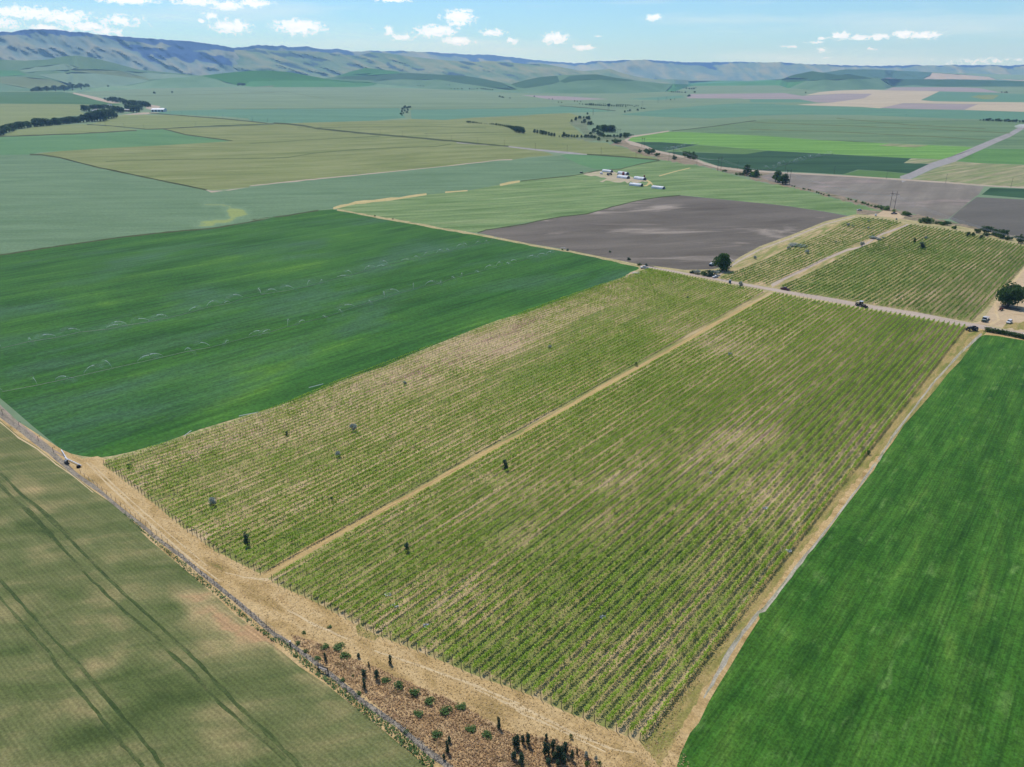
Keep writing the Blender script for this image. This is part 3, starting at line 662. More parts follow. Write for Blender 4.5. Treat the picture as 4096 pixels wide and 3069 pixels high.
fld('green_right', GEDGE + ' | F 2500 3700 2500 4200 5400 4200 5400 1640 4500 1420 4096 1362 3990 1344 3945 1340')
rib('lane', 'p 1870 70 1700 225 1500 445 1300 705 1150 905 1000 1155 | w 1040 -30 890 180 630 530 460 740 320 920 110 1190 | v 2080 -40 1960 120 1860 260 1770 430 1640 650', [8, 8, 8, 8, 8, 9, 9, 8, 8, 9, 11, 13, 16, 18, 20, 16, 6], 'track', .45)
fld('wheat', 'F -1400 560 | m -40 230 0 262 150 392 300 482 450 602 600 712 750 832 900 932 1050 1062 1200 1192 | q 1130 150 1200 220 1370 360 1500 470 1700 640 1900 830 2050 930 2212 1040 | t 200 230 400 400 600 530 800 690 1000 850 1250 1060 1430 1207 | F 2600 3800 2600 4200 -1400 4200')
for spec in ['q 220 -40 480 260 700 505 960 760 1250 1000 1300 1050 | r 1250 185 1550 450 1760 690 1960 860 2300 1140', 'q 350 -10 640 300 980 640 1200 830 1600 1207 | r 1850 650 2200 980 2500 1300',
             'q -200 480 0 690 180 890 400 1130 | r 450 380 700 660 950 980 1150 1207', 'q -200 300 0 545 270 840 450 1040 620 1207 | r 720 490 950 760 1100 930 1320 1207', 'm 0 690 220 900 400 1050 560 1207', 'm -100 690 120 900 330 1100 420 1207']:
    rib('wheat_track', spec, [10, 12, 14, 17, 20], 'wheel_track', .45)
rib('ditch_bank', 'm -200 -20 0 168 130 285 300 410 420 500 520 555', [26, 26, 22, 18, 14, 6], 'ditch', .2)
rib('ditch_bed', 'm -400 -100 0 215 150 330 400 515 600 690 800 830 950 960 1100 1080 1250 1200 | q 1200 165 1450 345 1600 475 1750 590 1900 715 2050 845 2212 985 | t 250 165 500 345 700 505 900 675 1200 878 1400 1055 1600 1207 1900 1450', [26, 24, 20, 20, 22, 18, 15, 14, 14, 15, 16, 16, 17, 17, 18, 18, 20, 22, 22, 24, 24, 26, 30], 'ditch', .2)
rib('rut', 'm 0 275 150 405 300 495 450 615 600 722 750 845', [5, 5, 5, 5, 4, 3], 'field_margin', .5)

# where a crop stands thin or lush: soft patches of the land's own colour, traced from the fields
BLOBS = []
for sp_ in """r 1250 620 430 250 25 -1.0|r 250 680 300 90 -10 -.8|r 700 980 280 130 -15 -.8|q 600 650 150 80 -10 -.7|q 200 110 140 50 -15 -.7|q 260 840 110 50 0 -.8|r 130 290 160 90 0 -.9
m 950 1050 200 90 30 -.5|q 1000 720 80 40 30 -.7|q 1170 890 70 40 20 -.7|q 320 200 130 40 -20 -.6|q 150 400 150 60 0 -.6|q 440 520 90 50 0 -.5|q 830 300 160 60 -10 -.5|q 1050 480 160 60 10 -.5|r 1000 800 200 90 20 -.6
r 850 370 210 80 -25 1.0|r 690 815 220 45 5 .9|r 1850 950 240 190 30 .9|q 540 930 150 45 -10 1.0|q 100 480 110 60 0 .5|m 200 810 160 60 20 .8|r 200 1030 360 60 -25 .8|q 900 430 60 50 0 1.1|q 1090 600 50 25 0 1.0
q 300 320 150 50 -10 .6|q 900 850 160 70 20 .6|r 1000 130 140 60 30 .5|t 500 600 350 70 38 .7|t 1050 1010 260 70 40 .7|q 1700 1000 280 130 30 .9|m 330 940 160 50 20 .6|m -100 600 300 60 20 .5|q 750 420 160 40 -10 .5
q 1640 740 130 140 10 2.6|q 1900 930 240 90 38 2.5|q 1500 650 80 40 0 1.8|t 120 150 190 60 36 2.3|t 560 520 130 60 36 1.8|q 2090 1010 100 60 30 2.0|q 900 425 50 40 0 1.2|e 1720 648 120 24 3 1.3|e 1890 705 110 42 10 1.6|e 1720 785 170 28 -10 1.3|k 1950 100 480 60 -8 .7|k 500 340 380 60 -5 .6|k 850 420 120 40 20 .8|k 1450 450 160 50 15 .6|k 1900 1080 480 130 -12 .9|k 1150 1000 120 40 0 .5|k 250 450 300 50 -5 -.6|k 300 850 450 110 -10 -.5|l 300 330 420 70 -12 .8|l 450 120 400 50 -8 .5|l 300 1080 500 130 -15 .6|l 1300 780 500 60 -14 .3|l 1400 150 400 40 -8 -.5|m 700 420 400 100 -10 -.3|m 1900 120 400 110 -20 .7|l 1800 300 300 60 -10 -.4
F 1900 1400 420 90 -22 .9|F 1500 1560 320 70 -22 .7|F 2250 1250 300 60 -18 .7|F 2850 1380 230 60 -25 .5|F 520 1930 160 60 -20 .8|F 2950 1760 260 90 -30 .6|F 3050 1700 200 60 -40 .5|F 900 1750 350 60 -20 .5|F 1300 2480 220 60 25 .4
F 3450 1500 380 160 -40 -.6|F 2300 2450 500 200 -35 -.5|F 2750 2250 420 180 -40 -.2|F 2500 1650 350 100 -28 -.4|F 1500 1980 380 110 -22 -.6|F 1050 2200 260 80 -20 -.5|F 2050 2650 330 100 20 -.6|F 3550 1080 400 100 -15 -.5|F 2600 1120 150 30 0 -.5|F 1900 2300 300 80 -30 .3|F 2500 1950 300 80 -32 .25""".replace('\n', '|').split('|'):
    k_, x_, y_, rx_, ry_, an_, am_ = sp_.split(); s_ = 1.0 if k_ == 'F' else 2.012
    BLOBS.append((ZO.get(k_, (0, 0))[0] + float(x_) / s_, ZO.get(k_, (0, 0))[1] + float(y_) / s_, float(rx_) / s_, float(ry_) / s_, R(float(an_)), float(am_)))
def pvf(P):
    x = P[:, 0] + 34 * (fbm(P[:, 0] / 45, P[:, 1] / 45, 3, 61) - .5); y = P[:, 1] + 26 * (fbm(P[:, 0] / 38, P[:, 1] / 38, 3, 62) - .5); v = np.zeros(len(P))
    for bx, by, rx, ry, an, am in BLOBS:
        c, s_ = math.cos(an), math.sin(an); u = ((x - bx) * c + (y - by) * s_) / rx; w_ = (-(x - bx) * s_ + (y - by) * c) / ry
        v += am * np.clip(1.35 - (u * u + w_ * w_), 0, 1) ** .8
    return dict(pv=np.clip(v, -1.3, 2.4))
gp = []
y = 338.0
while y < 4220:
    st = max(5.0, (y - 335) * .026); xs = np.arange(-1290, 5400, max(24, st * 1.3)) + random.uniform(0, 12)
    gp += [(x, y + random.uniform(-.2, .2) * st) for x in xs]; y += st
REGION = [(x, float(np.interp(x, EDX, EDY))) for x in np.arange(-1300, 5401, 25.0)] + [(x, 4200) for x in np.arange(5400, -1301, -100.0)]
sheet(REGION, FIELDS, gp, lift, ('ground', 'ground_base'), pvf)

# ------------------------------------------------------------------ hills
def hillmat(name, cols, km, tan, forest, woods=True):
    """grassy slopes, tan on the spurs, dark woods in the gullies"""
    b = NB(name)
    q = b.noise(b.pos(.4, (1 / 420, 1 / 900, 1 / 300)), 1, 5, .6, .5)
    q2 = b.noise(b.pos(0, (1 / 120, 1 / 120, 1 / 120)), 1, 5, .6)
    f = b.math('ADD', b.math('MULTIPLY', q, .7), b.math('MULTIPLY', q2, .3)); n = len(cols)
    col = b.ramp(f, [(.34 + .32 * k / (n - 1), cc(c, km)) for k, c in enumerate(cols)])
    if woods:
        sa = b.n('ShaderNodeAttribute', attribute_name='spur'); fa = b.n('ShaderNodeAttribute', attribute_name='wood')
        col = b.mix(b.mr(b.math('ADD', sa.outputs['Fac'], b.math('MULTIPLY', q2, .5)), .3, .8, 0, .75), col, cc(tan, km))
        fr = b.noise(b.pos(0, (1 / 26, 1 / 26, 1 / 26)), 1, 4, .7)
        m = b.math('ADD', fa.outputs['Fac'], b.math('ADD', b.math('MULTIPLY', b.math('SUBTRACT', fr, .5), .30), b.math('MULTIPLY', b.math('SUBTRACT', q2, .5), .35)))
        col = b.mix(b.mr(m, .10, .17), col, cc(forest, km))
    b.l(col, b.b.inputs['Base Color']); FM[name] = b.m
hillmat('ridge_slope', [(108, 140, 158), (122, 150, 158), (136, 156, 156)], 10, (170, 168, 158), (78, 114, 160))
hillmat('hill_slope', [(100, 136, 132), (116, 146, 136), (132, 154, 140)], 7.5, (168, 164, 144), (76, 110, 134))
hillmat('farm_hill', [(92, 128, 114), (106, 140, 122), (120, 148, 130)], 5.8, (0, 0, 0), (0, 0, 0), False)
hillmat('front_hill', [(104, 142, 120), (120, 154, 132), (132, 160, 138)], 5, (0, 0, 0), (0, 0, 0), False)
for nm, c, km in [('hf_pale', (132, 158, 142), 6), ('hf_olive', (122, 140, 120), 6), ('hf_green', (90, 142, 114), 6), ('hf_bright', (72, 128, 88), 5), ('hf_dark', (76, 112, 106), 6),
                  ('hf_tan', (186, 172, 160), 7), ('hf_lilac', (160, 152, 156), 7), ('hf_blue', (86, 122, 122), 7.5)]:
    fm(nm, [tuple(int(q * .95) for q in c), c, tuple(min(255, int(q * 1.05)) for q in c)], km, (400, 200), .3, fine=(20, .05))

def interp(poly):
    X, Y = zip(*poly); return lambda x: np.interp(x, X, Y)
def r_plain_edge(x):
    e = np.interp(x, EDX, EDY); W = lift(np.stack([x, e], 1)); return np.hypot(W[:, 0], W[:, 1])

def hill(name, crest, r0, r1, mat, fields=(), relief=(0, 100, 30, 0), dx=14, dy=6, jag=0.0, foot=384, s1=0.6, seed=0, woodf=None):
    """a range of hills: the crest line and the foot are at their own distances, spurs and gullies between them"""
    cx = np.arange(-1250, 5350, 9.0); cy = interp(crest)(cx)
    if jag: cy = cy - jag * (vnoise(cx / 14, cx * 0, 3) - .3) - jag * .8 * vnoise(cx / 5.5, cx * 0, 4)
    cfun = lambda x: np.interp(x, cx, cy)
    def spur(x, y):
        amp, wl, wy, sh = relief
        xx = x - sh * (y - 200)
        n = 1 - np.abs(2 * fbm(xx / wl, y / wy, 3, seed) - 1)
        return n + .5 * (1 - np.abs(2 * fbm(xx / wl * 2.3, y / wy * 1.4, 2, seed + 9) - 1)) - .98
    def hattr(p):
        x, y = p[:, 0], p[:, 1]; s = np.clip((foot - y) / np.maximum(foot - cfun(x), 1), 0, 1); n = spur(x, y)
        d = dict(spur=n, pv=n * 0)
        d['wood'] = woodf(x, y, s, n) if woodf else n * 0 - 1
        return d
    def lifter(p):
        x, y = p[:, 0], p[:, 1]; c = cfun(x); s = np.clip((foot - y) / np.maximum(foot - c, 1), 0, 1)
        ra, rb = r0(x), r1(x); r = ra + (rb - ra) * s ** s1
        r = r - relief[0] * spur(x, y) * np.sin(np.pi * np.clip(s * .88 + .04, 0, 1)) ** .7
        d = rays(p); k = r / np.hypot(d[:, 0], d[:, 1])
        W = d * k[:, None]; W[:, 2] += CAMH; return W
    top = list(zip(cx, cy))
    gx = []
    for yy in np.arange(float(min(cy)), foot, dy):
        gx += [(x + random.uniform(-2, 2), yy + random.uniform(-1, 1)) for x in np.arange(-1240, 5340, dx)]
    obs = sheet(top + [(q, foot) for q in cx[::-1]], [(n, m, Z(sp)) for n, m, sp in fields], gx, lifter, (name, mat), hattr)
    # far side of the ridge, falling away behind the crest
    T = lifter(np.array(top)); R0 = np.hypot(T[:, 0], T[:, 1])
    V = [T]; 
    for dr, dz in ((500, 40), (1400, 190), (2600, 420)):
        q = T * ((R0 + dr) / R0)[:, None]; q[:, 2] = T[:, 2] - dz; V.append(q)
    n = len(T); V = np.concatenate(V); F = [(a * n + i + 1, a * n + i, (a + 1) * n + i, (a + 1) * n + i + 1) for a in range(3) for i in range(n - 1)]
    tag(obj('hill', mesh_np('hill', V, np.array(F)[:, ::-1], mat, smooth=True)), kind='structure')
    return obs

H0 = [(-1300, 140), (-400, 132)] + Z('a 0 258 100 262 200 242 330 238 480 245 560 260 700 265 760 278 900 292 1100 308 1300 322 1500 335 1600 345 1750 365 1880 390 1900 388 2000 378 | b 60 366 200 375 270 370 310 385 380 385 440 376 520 392 620 405 700 396 770 412 850 422 940 414 1100 415 1200 414 1400 422 1600 432 1700 440 1800 446 1900 444 2000 455 2100 465 | c 100 465 200 478 350 495 500 505 600 513 680 512 740 497 900 495 1020 486 1200 487 1350 495 1500 508 1700 505 1900 503 2200 505 | d 250 506 350 515 500 523 650 527 800 535 1000 535 1200 535 1330 530 1500 533 1700 530 1900 532 2100 535 2212 525') + [(4700, 255), (5400, 262)]
H1 = [(-1300, 250), (0, 245), (300, 242), (390, 232), (450, 217), (560, 198), (650, 196), (900, 200), (1100, 203), (1300, 210), (1430, 224), (1490, 209), (1560, 215), (1650, 228), (1800, 243),
      (1900, 248), (1960, 244), (2010, 248), (2100, 256), (2170, 255), (2250, 270), (2330, 285), (2440, 276), (2480, 290), (2560, 310), (2620, 317), (2700, 318), (2780, 322), (3000, 324), (3100, 318), (3300, 290), (3380, 278), (3500, 278), (3700, 288), (3800, 292), (4096, 300), (5400, 310)]
H2 = [(-1300, 240), (0, 239), (100, 243), (190, 239), (250, 226), (310, 223), (370, 231), (450, 251), (550, 278), (625, 286), (700, 293), (770, 300), (900, 312), (1200, 325), (1338, 308), (1398, 288), (1462, 272),
      (1522, 278), (1587, 286), (1646, 293), (1746, 298), (1845, 302), (1920, 313), (1995, 328), (2045, 337), (2100, 321), (2164, 308), (2249, 301), (2323, 298), (2388, 298), (2462, 311), (2547, 323),
      (2646, 334), (2750, 338), (2900, 332), (3050, 325), (3119, 320), (3173, 300), (3248, 285), (3297, 292), (3347, 300), (3396, 297), (3446, 305), (3496, 313), (3600, 317), (3845, 319), (4096, 325), (5400, 336)]
H3 = [(-1300, 352), (0, 366), (120, 366), (270, 365), (350, 355), (450, 345), (520, 343), (600, 325), (670, 313), (746, 307), (800, 304), (895, 293), (995, 284), (1065, 282), (1150, 288), (1224, 301), (1318, 318),
      (1412, 326), (1472, 327), (1512, 336), (1600, 344), (1750, 358), (2000, 376), (2300, 380), (5400, 381)]
const = lambda v: (lambda x: np.full(len(x), float(v)))
rp = lambda k, a=0: (lambda x: np.minimum(r_plain_edge(x), 6300) * k + a)
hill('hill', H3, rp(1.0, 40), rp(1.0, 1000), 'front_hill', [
    ('field', 'hf_bright', 'a 1620 612 1700 580 1800 560 2212 530 | b 130 540 640 600 1000 640 1040 672 960 692 750 712 400 740 280 732 150 712 0 692 | a 2000 692 1900 685 1750 642'),
    ('field', 'hf_green', 'b 0 655 300 648 640 652 1010 668 960 692 750 712 400 740 280 732 150 712 -50 690'),
    ('field', 'hf_olive', 'a 1780 720 2212 688 | b 150 712 280 732 350 742 0 745 | a 1900 742')], (45, 260, 60, 1.5), 16, 6, seed=5)
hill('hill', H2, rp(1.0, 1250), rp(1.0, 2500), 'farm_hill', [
    ('field', 'hf_olive', 'a -800 625 0 618 200 620 400 640 550 680 600 692 250 714 0 670 -800 660'),
    ('field', 'hf_pale', 'a 150 562 280 540 510 512 640 545 560 562 400 566 200 582'),
    ('field', 'hf_green', 'a -800 560 0 565 150 570 220 605 0 616 -800 622'),
    ('field', 'hf_pale', 'a 300 602 520 586 800 592 1000 612 1150 640 1200 652 1000 690 750 706 620 692 450 642'),
    ('field', 'hf_olive', 'a 560 560 960 570 1150 618 1210 645 1000 618 830 598 600 575'),
    ('field', 'hf_pale', 'a 960 570 1200 585 1430 600 1600 620 1350 632 1200 640 1150 618'),
    ('field', 'hf_dark', 'b 1300 588 1500 600 1700 606 1850 626 2000 658 2150 720 1900 700 1500 640 1200 640 900 645 680 630 800 606'),
    ('field', 'hf_bright', 'b 700 615 800 580 930 540 1180 570 1210 590 1000 605 850 612'),
    ('field', 'hf_dark', 'c 90 680 200 645 330 618 460 610 480 660 350 690 200 712 130 700'),
    ('field', 'hf_dark', 'c 480 655 560 612 780 596 930 622 1100 648 1000 655 800 640 620 650 520 668'),
    ('field', 'hf_green', 'd -600 660 0 650 250 645 480 640 300 720 270 752 0 756 -700 756'),
    ('field', 'hf_dark', 'd 245 645 350 600 500 570 700 600 900 612 1000 640 800 640 600 645 400 660 300 665'),
    ('field', 'hf_dark', 'd 1050 640 1400 640 2212 650 4500 670 4500 720 2212 745 2000 742 1850 712 1500 698 1310 688 1150 702')], (70, 420, 80, 2), 14, 6, seed=11)
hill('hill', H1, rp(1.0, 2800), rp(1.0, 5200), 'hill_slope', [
    ('field', 'hf_green', 'd -500 655 0 648 300 640 700 645 700 760 -500 760'), ('field', 'hf_blue', 'd 560 610 620 570 800 555 1000 555 1480 582 1400 642 700 660'),
    ('field', 'hf_tan', 'd 1402 641 1470 590 1700 603 1930 622 1992 645 1700 642'), ('field', 'hf_lilac', 'd 1070 634 1130 627 1190 637'),
    ('field', 'hf_tan', 'd 1990 640 2100 642 2212 648 4000 660 4000 668 2212 657'), ('field', 'hf_pale', 'd 1480 583 2212 590 4000 600 4000 655 2212 640 1990 640 1930 620 1700 602')], (190, 84, 60, 2.6), 9, 3, seed=21,
     woodf=lambda x, y, s, n: .03 - 1.0 * n + 1.5 * (fbm((x - 3 * y) / 62, y / 20, 4, 41) - .5) - .5 * np.clip((x - 2500) / 300, 0, 1) - .5 * np.clip((.45 - s) / .2, 0, 1))
R0F = interp([(-1300, 7600), (900, 8300), (1700, 10500), (2400, 11500), (2700, 9500), (4096, 9500), (5400, 9500)])
R0C = interp([(-1300, 9700), (900, 10800), (1700, 15500), (2250, 16500), (2500, 13000), (4096, 12500), (5400, 12500)])
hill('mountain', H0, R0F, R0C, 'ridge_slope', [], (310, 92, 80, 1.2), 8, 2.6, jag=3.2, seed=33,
     woodf=lambda x, y, s, n: -.12 - .8 * n + 1.5 * (fbm((x - 1.6 * y) / 80, y / 34, 4, 43) - .5) + .75 * np.clip((s - .9) / .07, 0, 1) + .7 * np.clip(1 - np.abs(x - 760) / 330, 0, 1) * np.clip((s - .55) / .2, 0, 1) + .35 * np.clip(1 - np.abs(x - 2050) / 350, 0, 1) - .22 * np.clip((x - 2600) / 200, 0, 1))

# ------------------------------------------------------------------ haze
hm = bpy.data.materials.new('haze_air'); hm.use_nodes = True; ht = hm.node_tree; ht.nodes.clear()
ho = ht.nodes.new('ShaderNodeOutputMaterial'); hv = ht.nodes.new('ShaderNodeVolumePrincipled')
hv.inputs['Color'].default_value = (.34, .60, 1.0, 1); hv.inputs['Absorption Color'].default_value = (1, 1, 1, 1); hv.inputs['Density'].default_value = HAZE_D; hv.inputs['Anisotropy'].default_value = .0
ht.links.new(hv.outputs[0], ho.inputs['Volume'])
hb = MB(); HZT = 1010.0; HZB = -420.0
FM['haze_air'] = hm
hb.box((0, 5000, (HZT + HZB) / 2), (44000, 34000, HZT - HZB), 'haze_air')
tag(hb.build('haze'), kind='stuff')

def ico(sub):
    import bmesh
    bm = bmesh.new(); bmesh.ops.create_icosphere(bm, subdivisions=sub, radius=1)
    bm.verts.ensure_lookup_table(); V = np.array([v.co[:] for v in bm.verts]); F = np.array([[v.index for v in f.verts] for f in bm.faces]); bm.free(); return V, F

# ------------------------------------------------------------------ leaf clumps
def quads(C, size, flat_=0.0):
    """leaf shaped quads with random attitude at the points C"""
    n = len(C); a = rng.normal(size=(n, 3)); a[:, 2] *= (1 - flat_); a /= np.linalg.norm(a, axis=1)[:, None]
    b = rng.normal(size=(n, 3)); b[:, 2] *= (1 - flat_); b -= (b * a).sum(1)[:, None] * a; b /= np.linalg.norm(b, axis=1)[:, None]
    s = np.asarray(size).reshape(-1, 1) * rng.uniform(.6, 1.3, (n, 1)) / 2
    V = np.stack([C - a * s - b * s * .25, C - a * s * .1 + b * s * -.9, C + a * s, C + a * s * .1 + b * s * .9], 1)
    return V.reshape(-1, 3), np.arange(4 * n).reshape(n, 4)

def crown_pts(n, w_, h_, z0, lobes=14, shape='round', hollow=.55):
    """points clustered in uneven lobes through a crown's volume"""
    L = []
    for _ in range(lobes):
        t = rng.uniform(0, 2 * math.pi); u = rng.uniform(-.75, .85)
        rr = math.sqrt(max(0, 1 - u * u)) * rng.uniform(.35, .85)
        if shape == 'cone': rr *= max(.15, .75 - .65 * u)
        if shape == 'column': rr *= .9
        L.append((math.cos(t) * rr * w_ / 2, math.sin(t) * rr * w_ / 2, z0 + h_ * (.5 + .44 * u), rng.uniform(.2, .36)))
    L = np.array(L); k = rng.integers(0, len(L), n)
    d = rng.normal(size=(n, 3)); d /= np.linalg.norm(d, axis=1)[:, None]; d *= (hollow + (1 - hollow) * rng.random((n, 1)) ** .5)
    return L[k, :3] + d * L[k, 3:4] * np.array((w_, w_, h_ * (.8 if shape != 'column' else .6)))

def tree_meshes(name, leaf, n, w_, h_, trunk=.14, lobes=14, shape='round', size=.5):
    C = crown_pts(n, w_, h_ * (1 - trunk), h_ * trunk, lobes, shape)
    V, F = quads(C, size)
    cm = mesh_np('crown', V, F, leaf)
    b = MB(); r = max(.05, w_ * .035)
    b.tube((0, 0, -.3), (w_ * .01, 0, h_ * .35), r * 1.3, r, 'bark'); b.tube((w_ * .01, 0, h_ * .35), (-w_ * .02, w_ * .02, h_ * .8), r, r * .35, 'bark', 6)
    for k in range(5):
        t = k * 2.4; z = h_ * (.28 + .09 * k)
        b.tube((0, 0, z), (math.cos(t) * w_ * .34, math.sin(t) * w_ * .34, z + h_ * .2), r * .5, r * .12, 'bark', 5)
    return cm, b.mesh('trunk')

TV = {}
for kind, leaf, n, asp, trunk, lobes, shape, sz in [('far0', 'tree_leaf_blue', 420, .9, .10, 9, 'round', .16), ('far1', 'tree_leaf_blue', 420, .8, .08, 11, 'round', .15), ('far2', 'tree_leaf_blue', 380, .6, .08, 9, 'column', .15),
                                                   ('mid0', 'tree_leaf', 900, .95, .10, 13, 'round', .11), ('mid1', 'tree_leaf', 900, .75, .10, 12, 'round', .11), ('bush0', 'bright_leaf', 500, 1.5, .0, 10, 'round', .15),
                                                   ('bush1', 'tree_leaf', 500, 1.3, .0, 10, 'round', .15), ('grey', 'grey_leaf', 520, .85, .05, 10, 'round', .13), ('pop', 'dark_leaf', 620, .42, .02, 14, 'column', .085), ('dark', 'dark_leaf', 520, .7, .03, 10, 'round', .13),
                                                   ('big', 'tree_leaf', 4200, .95, .04, 34, 'round', .075), ('tall', 'tree_leaf', 4200, .8, .10, 30, 'round', .07),
                                                   ('weed', 'weed_leaf', 260, 1.1, .0, 8, 'round', .17)]:
    TV[kind] = tree_meshes(kind, leaf, n, asp, 1.0, trunk, lobes, shape, sz)     # unit height, scaled per plant

def plant(name, kind, px, py, hpx, label, cat, group=None, wpx=None, sink=.03):
    g = at(px, py); mh, mw = scale_at(px, py); h = hpx * mh
    cm, tm = TV[kind]
    sx = h
    if wpx:
        asp = max(v.co.x for v in cm.vertices) * 2 if 0 else {'far0': .9, 'far1': .8, 'far2': .6, 'mid0': .95, 'mid1': .75, 'bush0': 1.5, 'bush1': 1.3, 'grey': .85, 'pop': .42, 'dark': .7, 'weed': 1.1, 'big': .95, 'tall': .8}[kind]
        sx = wpx * mw / asp
    r = empty(name, g - Vector((0, 0, sink * h)), random.uniform(0, 6.28)); r.scale = (sx, sx * random.uniform(.9, 1.1), h)
    obj('crown' if 'tree' in name else 'foliage', cm, r)
    if hpx > 14 or kind in ('grey', 'pop', 'dark'): obj('trunk' if 'tree' in name else 'stem', tm, r)
    return tag(r, label, cat, group)

ORD1 = 'first second third fourth fifth sixth seventh eighth ninth tenth eleventh twelfth thirteenth fourteenth fifteenth sixteenth seventeenth eighteenth nineteenth'.split()
TENS = ['', '', 'twenty', 'thirty', 'forty', 'fifty']
def ordw(n):
    if n < 20: return ORD1[n - 1]
    t, o = divmod(n, 10)
    return {2: 'twentieth', 3: 'thirtieth', 4: 'fortieth', 5: 'fiftieth'}[t] if o == 0 else TENS[t] + '-' + ORD1[o - 1]

# ------------------------------------------------------------------ vineyard
def wind(n, L, seed):
    return fbm(np.linspace(0, L / 2.2, n), np.full(n, seed * 7.7), 3, 2)
TANSPOTS = [(flat([(px, py)])[0], a, r) for px, py, a, r in [(1900, 1400, .5, 45), (1500, 1560, .4, 30), (2250, 1250, .42, 40), (2850, 1380, .45, 28), (520, 1900, .3, 12), (1300, 2500, .25, 12), (2950, 1760, .25, 25), (700, 1720, .3, 25)]]
VINES = [(flat([(px, py)])[0], a, r) for px, py, a, r in [(3300, 1500, .3, 60), (2700, 1100, .35, 20), (1500, 1950, .3, 28), (2300, 2500, .15, 40), (1100, 2150, .25, 20), (2500, 1600, .2, 40), (3500, 1350, .25, 50)]]
def vigor(X, Y):
    v = .74 + .7 * (fbm(X / 16, Y / 16, 3, 51) - .5) + .5 * (fbm(X / 55, Y / 55, 2, 77) - .5)
    for (bx, by), a, r in TANSPOTS: v = v - .8 * a * np.exp(-((X - bx) ** 2 + (Y - by) ** 2) / r / r)
    for (bx, by), a, r in VINES: v = v + a * np.exp(-((X - bx) ** 2 + (Y - by) ** 2) / r / r)
    return np.clip(v, .14, 1.0)
pb = MB(); pb.box((0, 0, .85), (.07, .07, 2.0), 'cane', .9); POSTM = pb.mesh('post')
pb = MB(); pb.tube((0, 0, -.2), (0, 0, 1.95), .085, .07, 'post_wood', 7); ENDM = pb.mesh('end_post')
TUP = np.array((0, 0, 1.0))
def vine_row(p0, p1, label, group, dens=13, posts=7.0, far=False, canes=True, vmul=1.0, hgt=1.0, bend=None, lsz=.42):
    p0 = np.array(p0); p1 = np.array(p1); d = p1 - p0; L = np.linalg.norm(d); d /= L; nrm = np.array((d[1], -d[0]))
    z0 = float(terrain(p0[0], p0[1]))
    root = empty('vine_row', (p0[0], p0[1], z0)); tag(root, label, 'vine row', group)
    dist = np.linalg.norm((p0 + p1) / 2)
    N = int(L * dens); s = rng.uniform(.6, L - .3, N)
    off = (lambda q: bend[2] * np.interp(q / L, bend[0], bend[1])) if bend else (lambda q: q * 0)
    P = p0 + d * s[:, None] + nrm * off(s)[:, None]; vg = np.clip(vigor(P[:, 0], P[:, 1]) * vmul, .12, 1)
    vi = .55 + .9 * (vnoise(s / 1.9, s * 0 + sum(map(ord, label)) % 997, 5) - .35)      # one vine after another, some weak
    keep = rng.random(N) < np.clip(vg * vi * 1.25, .04, 1); s = s[keep]; vg = vg[keep]; P = P[keep]; n = len(s)
    lat = np.clip(rng.normal(0, .165, n), -.33, .33) * (.7 + .6 * vg); hh = (.42 + (.42 + .72 * vg) * rng.random(n) ** .7) * hgt
    C = np.stack([P[:, 0] + nrm[0] * lat, P[:, 1] + nrm[1] * lat, terrain(P[:, 0], P[:, 1]) + hh], 1)
    V, F = quads(C, (.42 if far else lsz) * (.75 + .4 * vg))
    V = [V]; F = [F]; mi = [np.zeros(n, int)]; v0 = 4 * n
    if canes:
        m = int(L * 3.6); s = rng.uniform(.5, L, m); P = p0 + d * s[:, None] + nrm * off(s)[:, None]; z = terrain(P[:, 0], P[:, 1]); lat = rng.normal(0, .1, m)
        a = np.stack([P[:, 0] + nrm[0] * lat, P[:, 1] + nrm[1] * lat, z + rng.uniform(0, .45, m)], 1)
        e = a + np.stack([rng.normal(0, .14, m), rng.normal(0, .14, m), rng.uniform(.35, .85, m)], 1)
        wv = np.stack([d[0] * np.full(m, .05), d[1] * np.full(m, .05), np.zeros(m)], 1) * rng.uniform(.5, 1.4, (m, 1))
        V.append(np.stack([a - wv, a + wv, e + wv * .5, e - wv * .5], 1).reshape(-1, 3)); F.append(np.arange(4 * m).reshape(m, 4) + v0); mi.append(np.ones(m, int))
    V = np.concatenate(V) - (p0[0], p0[1], z0)
    me = mesh_np('vines', V, np.concatenate(F), ['vine_leaf_far' if far else 'vine_leaf', 'cane'], np.concatenate(mi))
    obj('vines', me, root)
    def put(nm, m, ss, lean=0):
        q = p0 + d * ss + nrm * off(np.float64(ss)); o = obj(nm, m, root, (q[0] - p0[0], q[1] - p0[1], float(terrain(q[0], q[1])) - z0))
        if lean: o.rotation_euler = (random.gauss(0, .03), random.gauss(0, .03), 0)
    if posts:
        put('end_post', ENDM, 0, 1); put('end_post', ENDM, L, 1)
        for ss in np.arange(posts, L - 2, posts): put('post', POSTM, ss, 1)
    return root

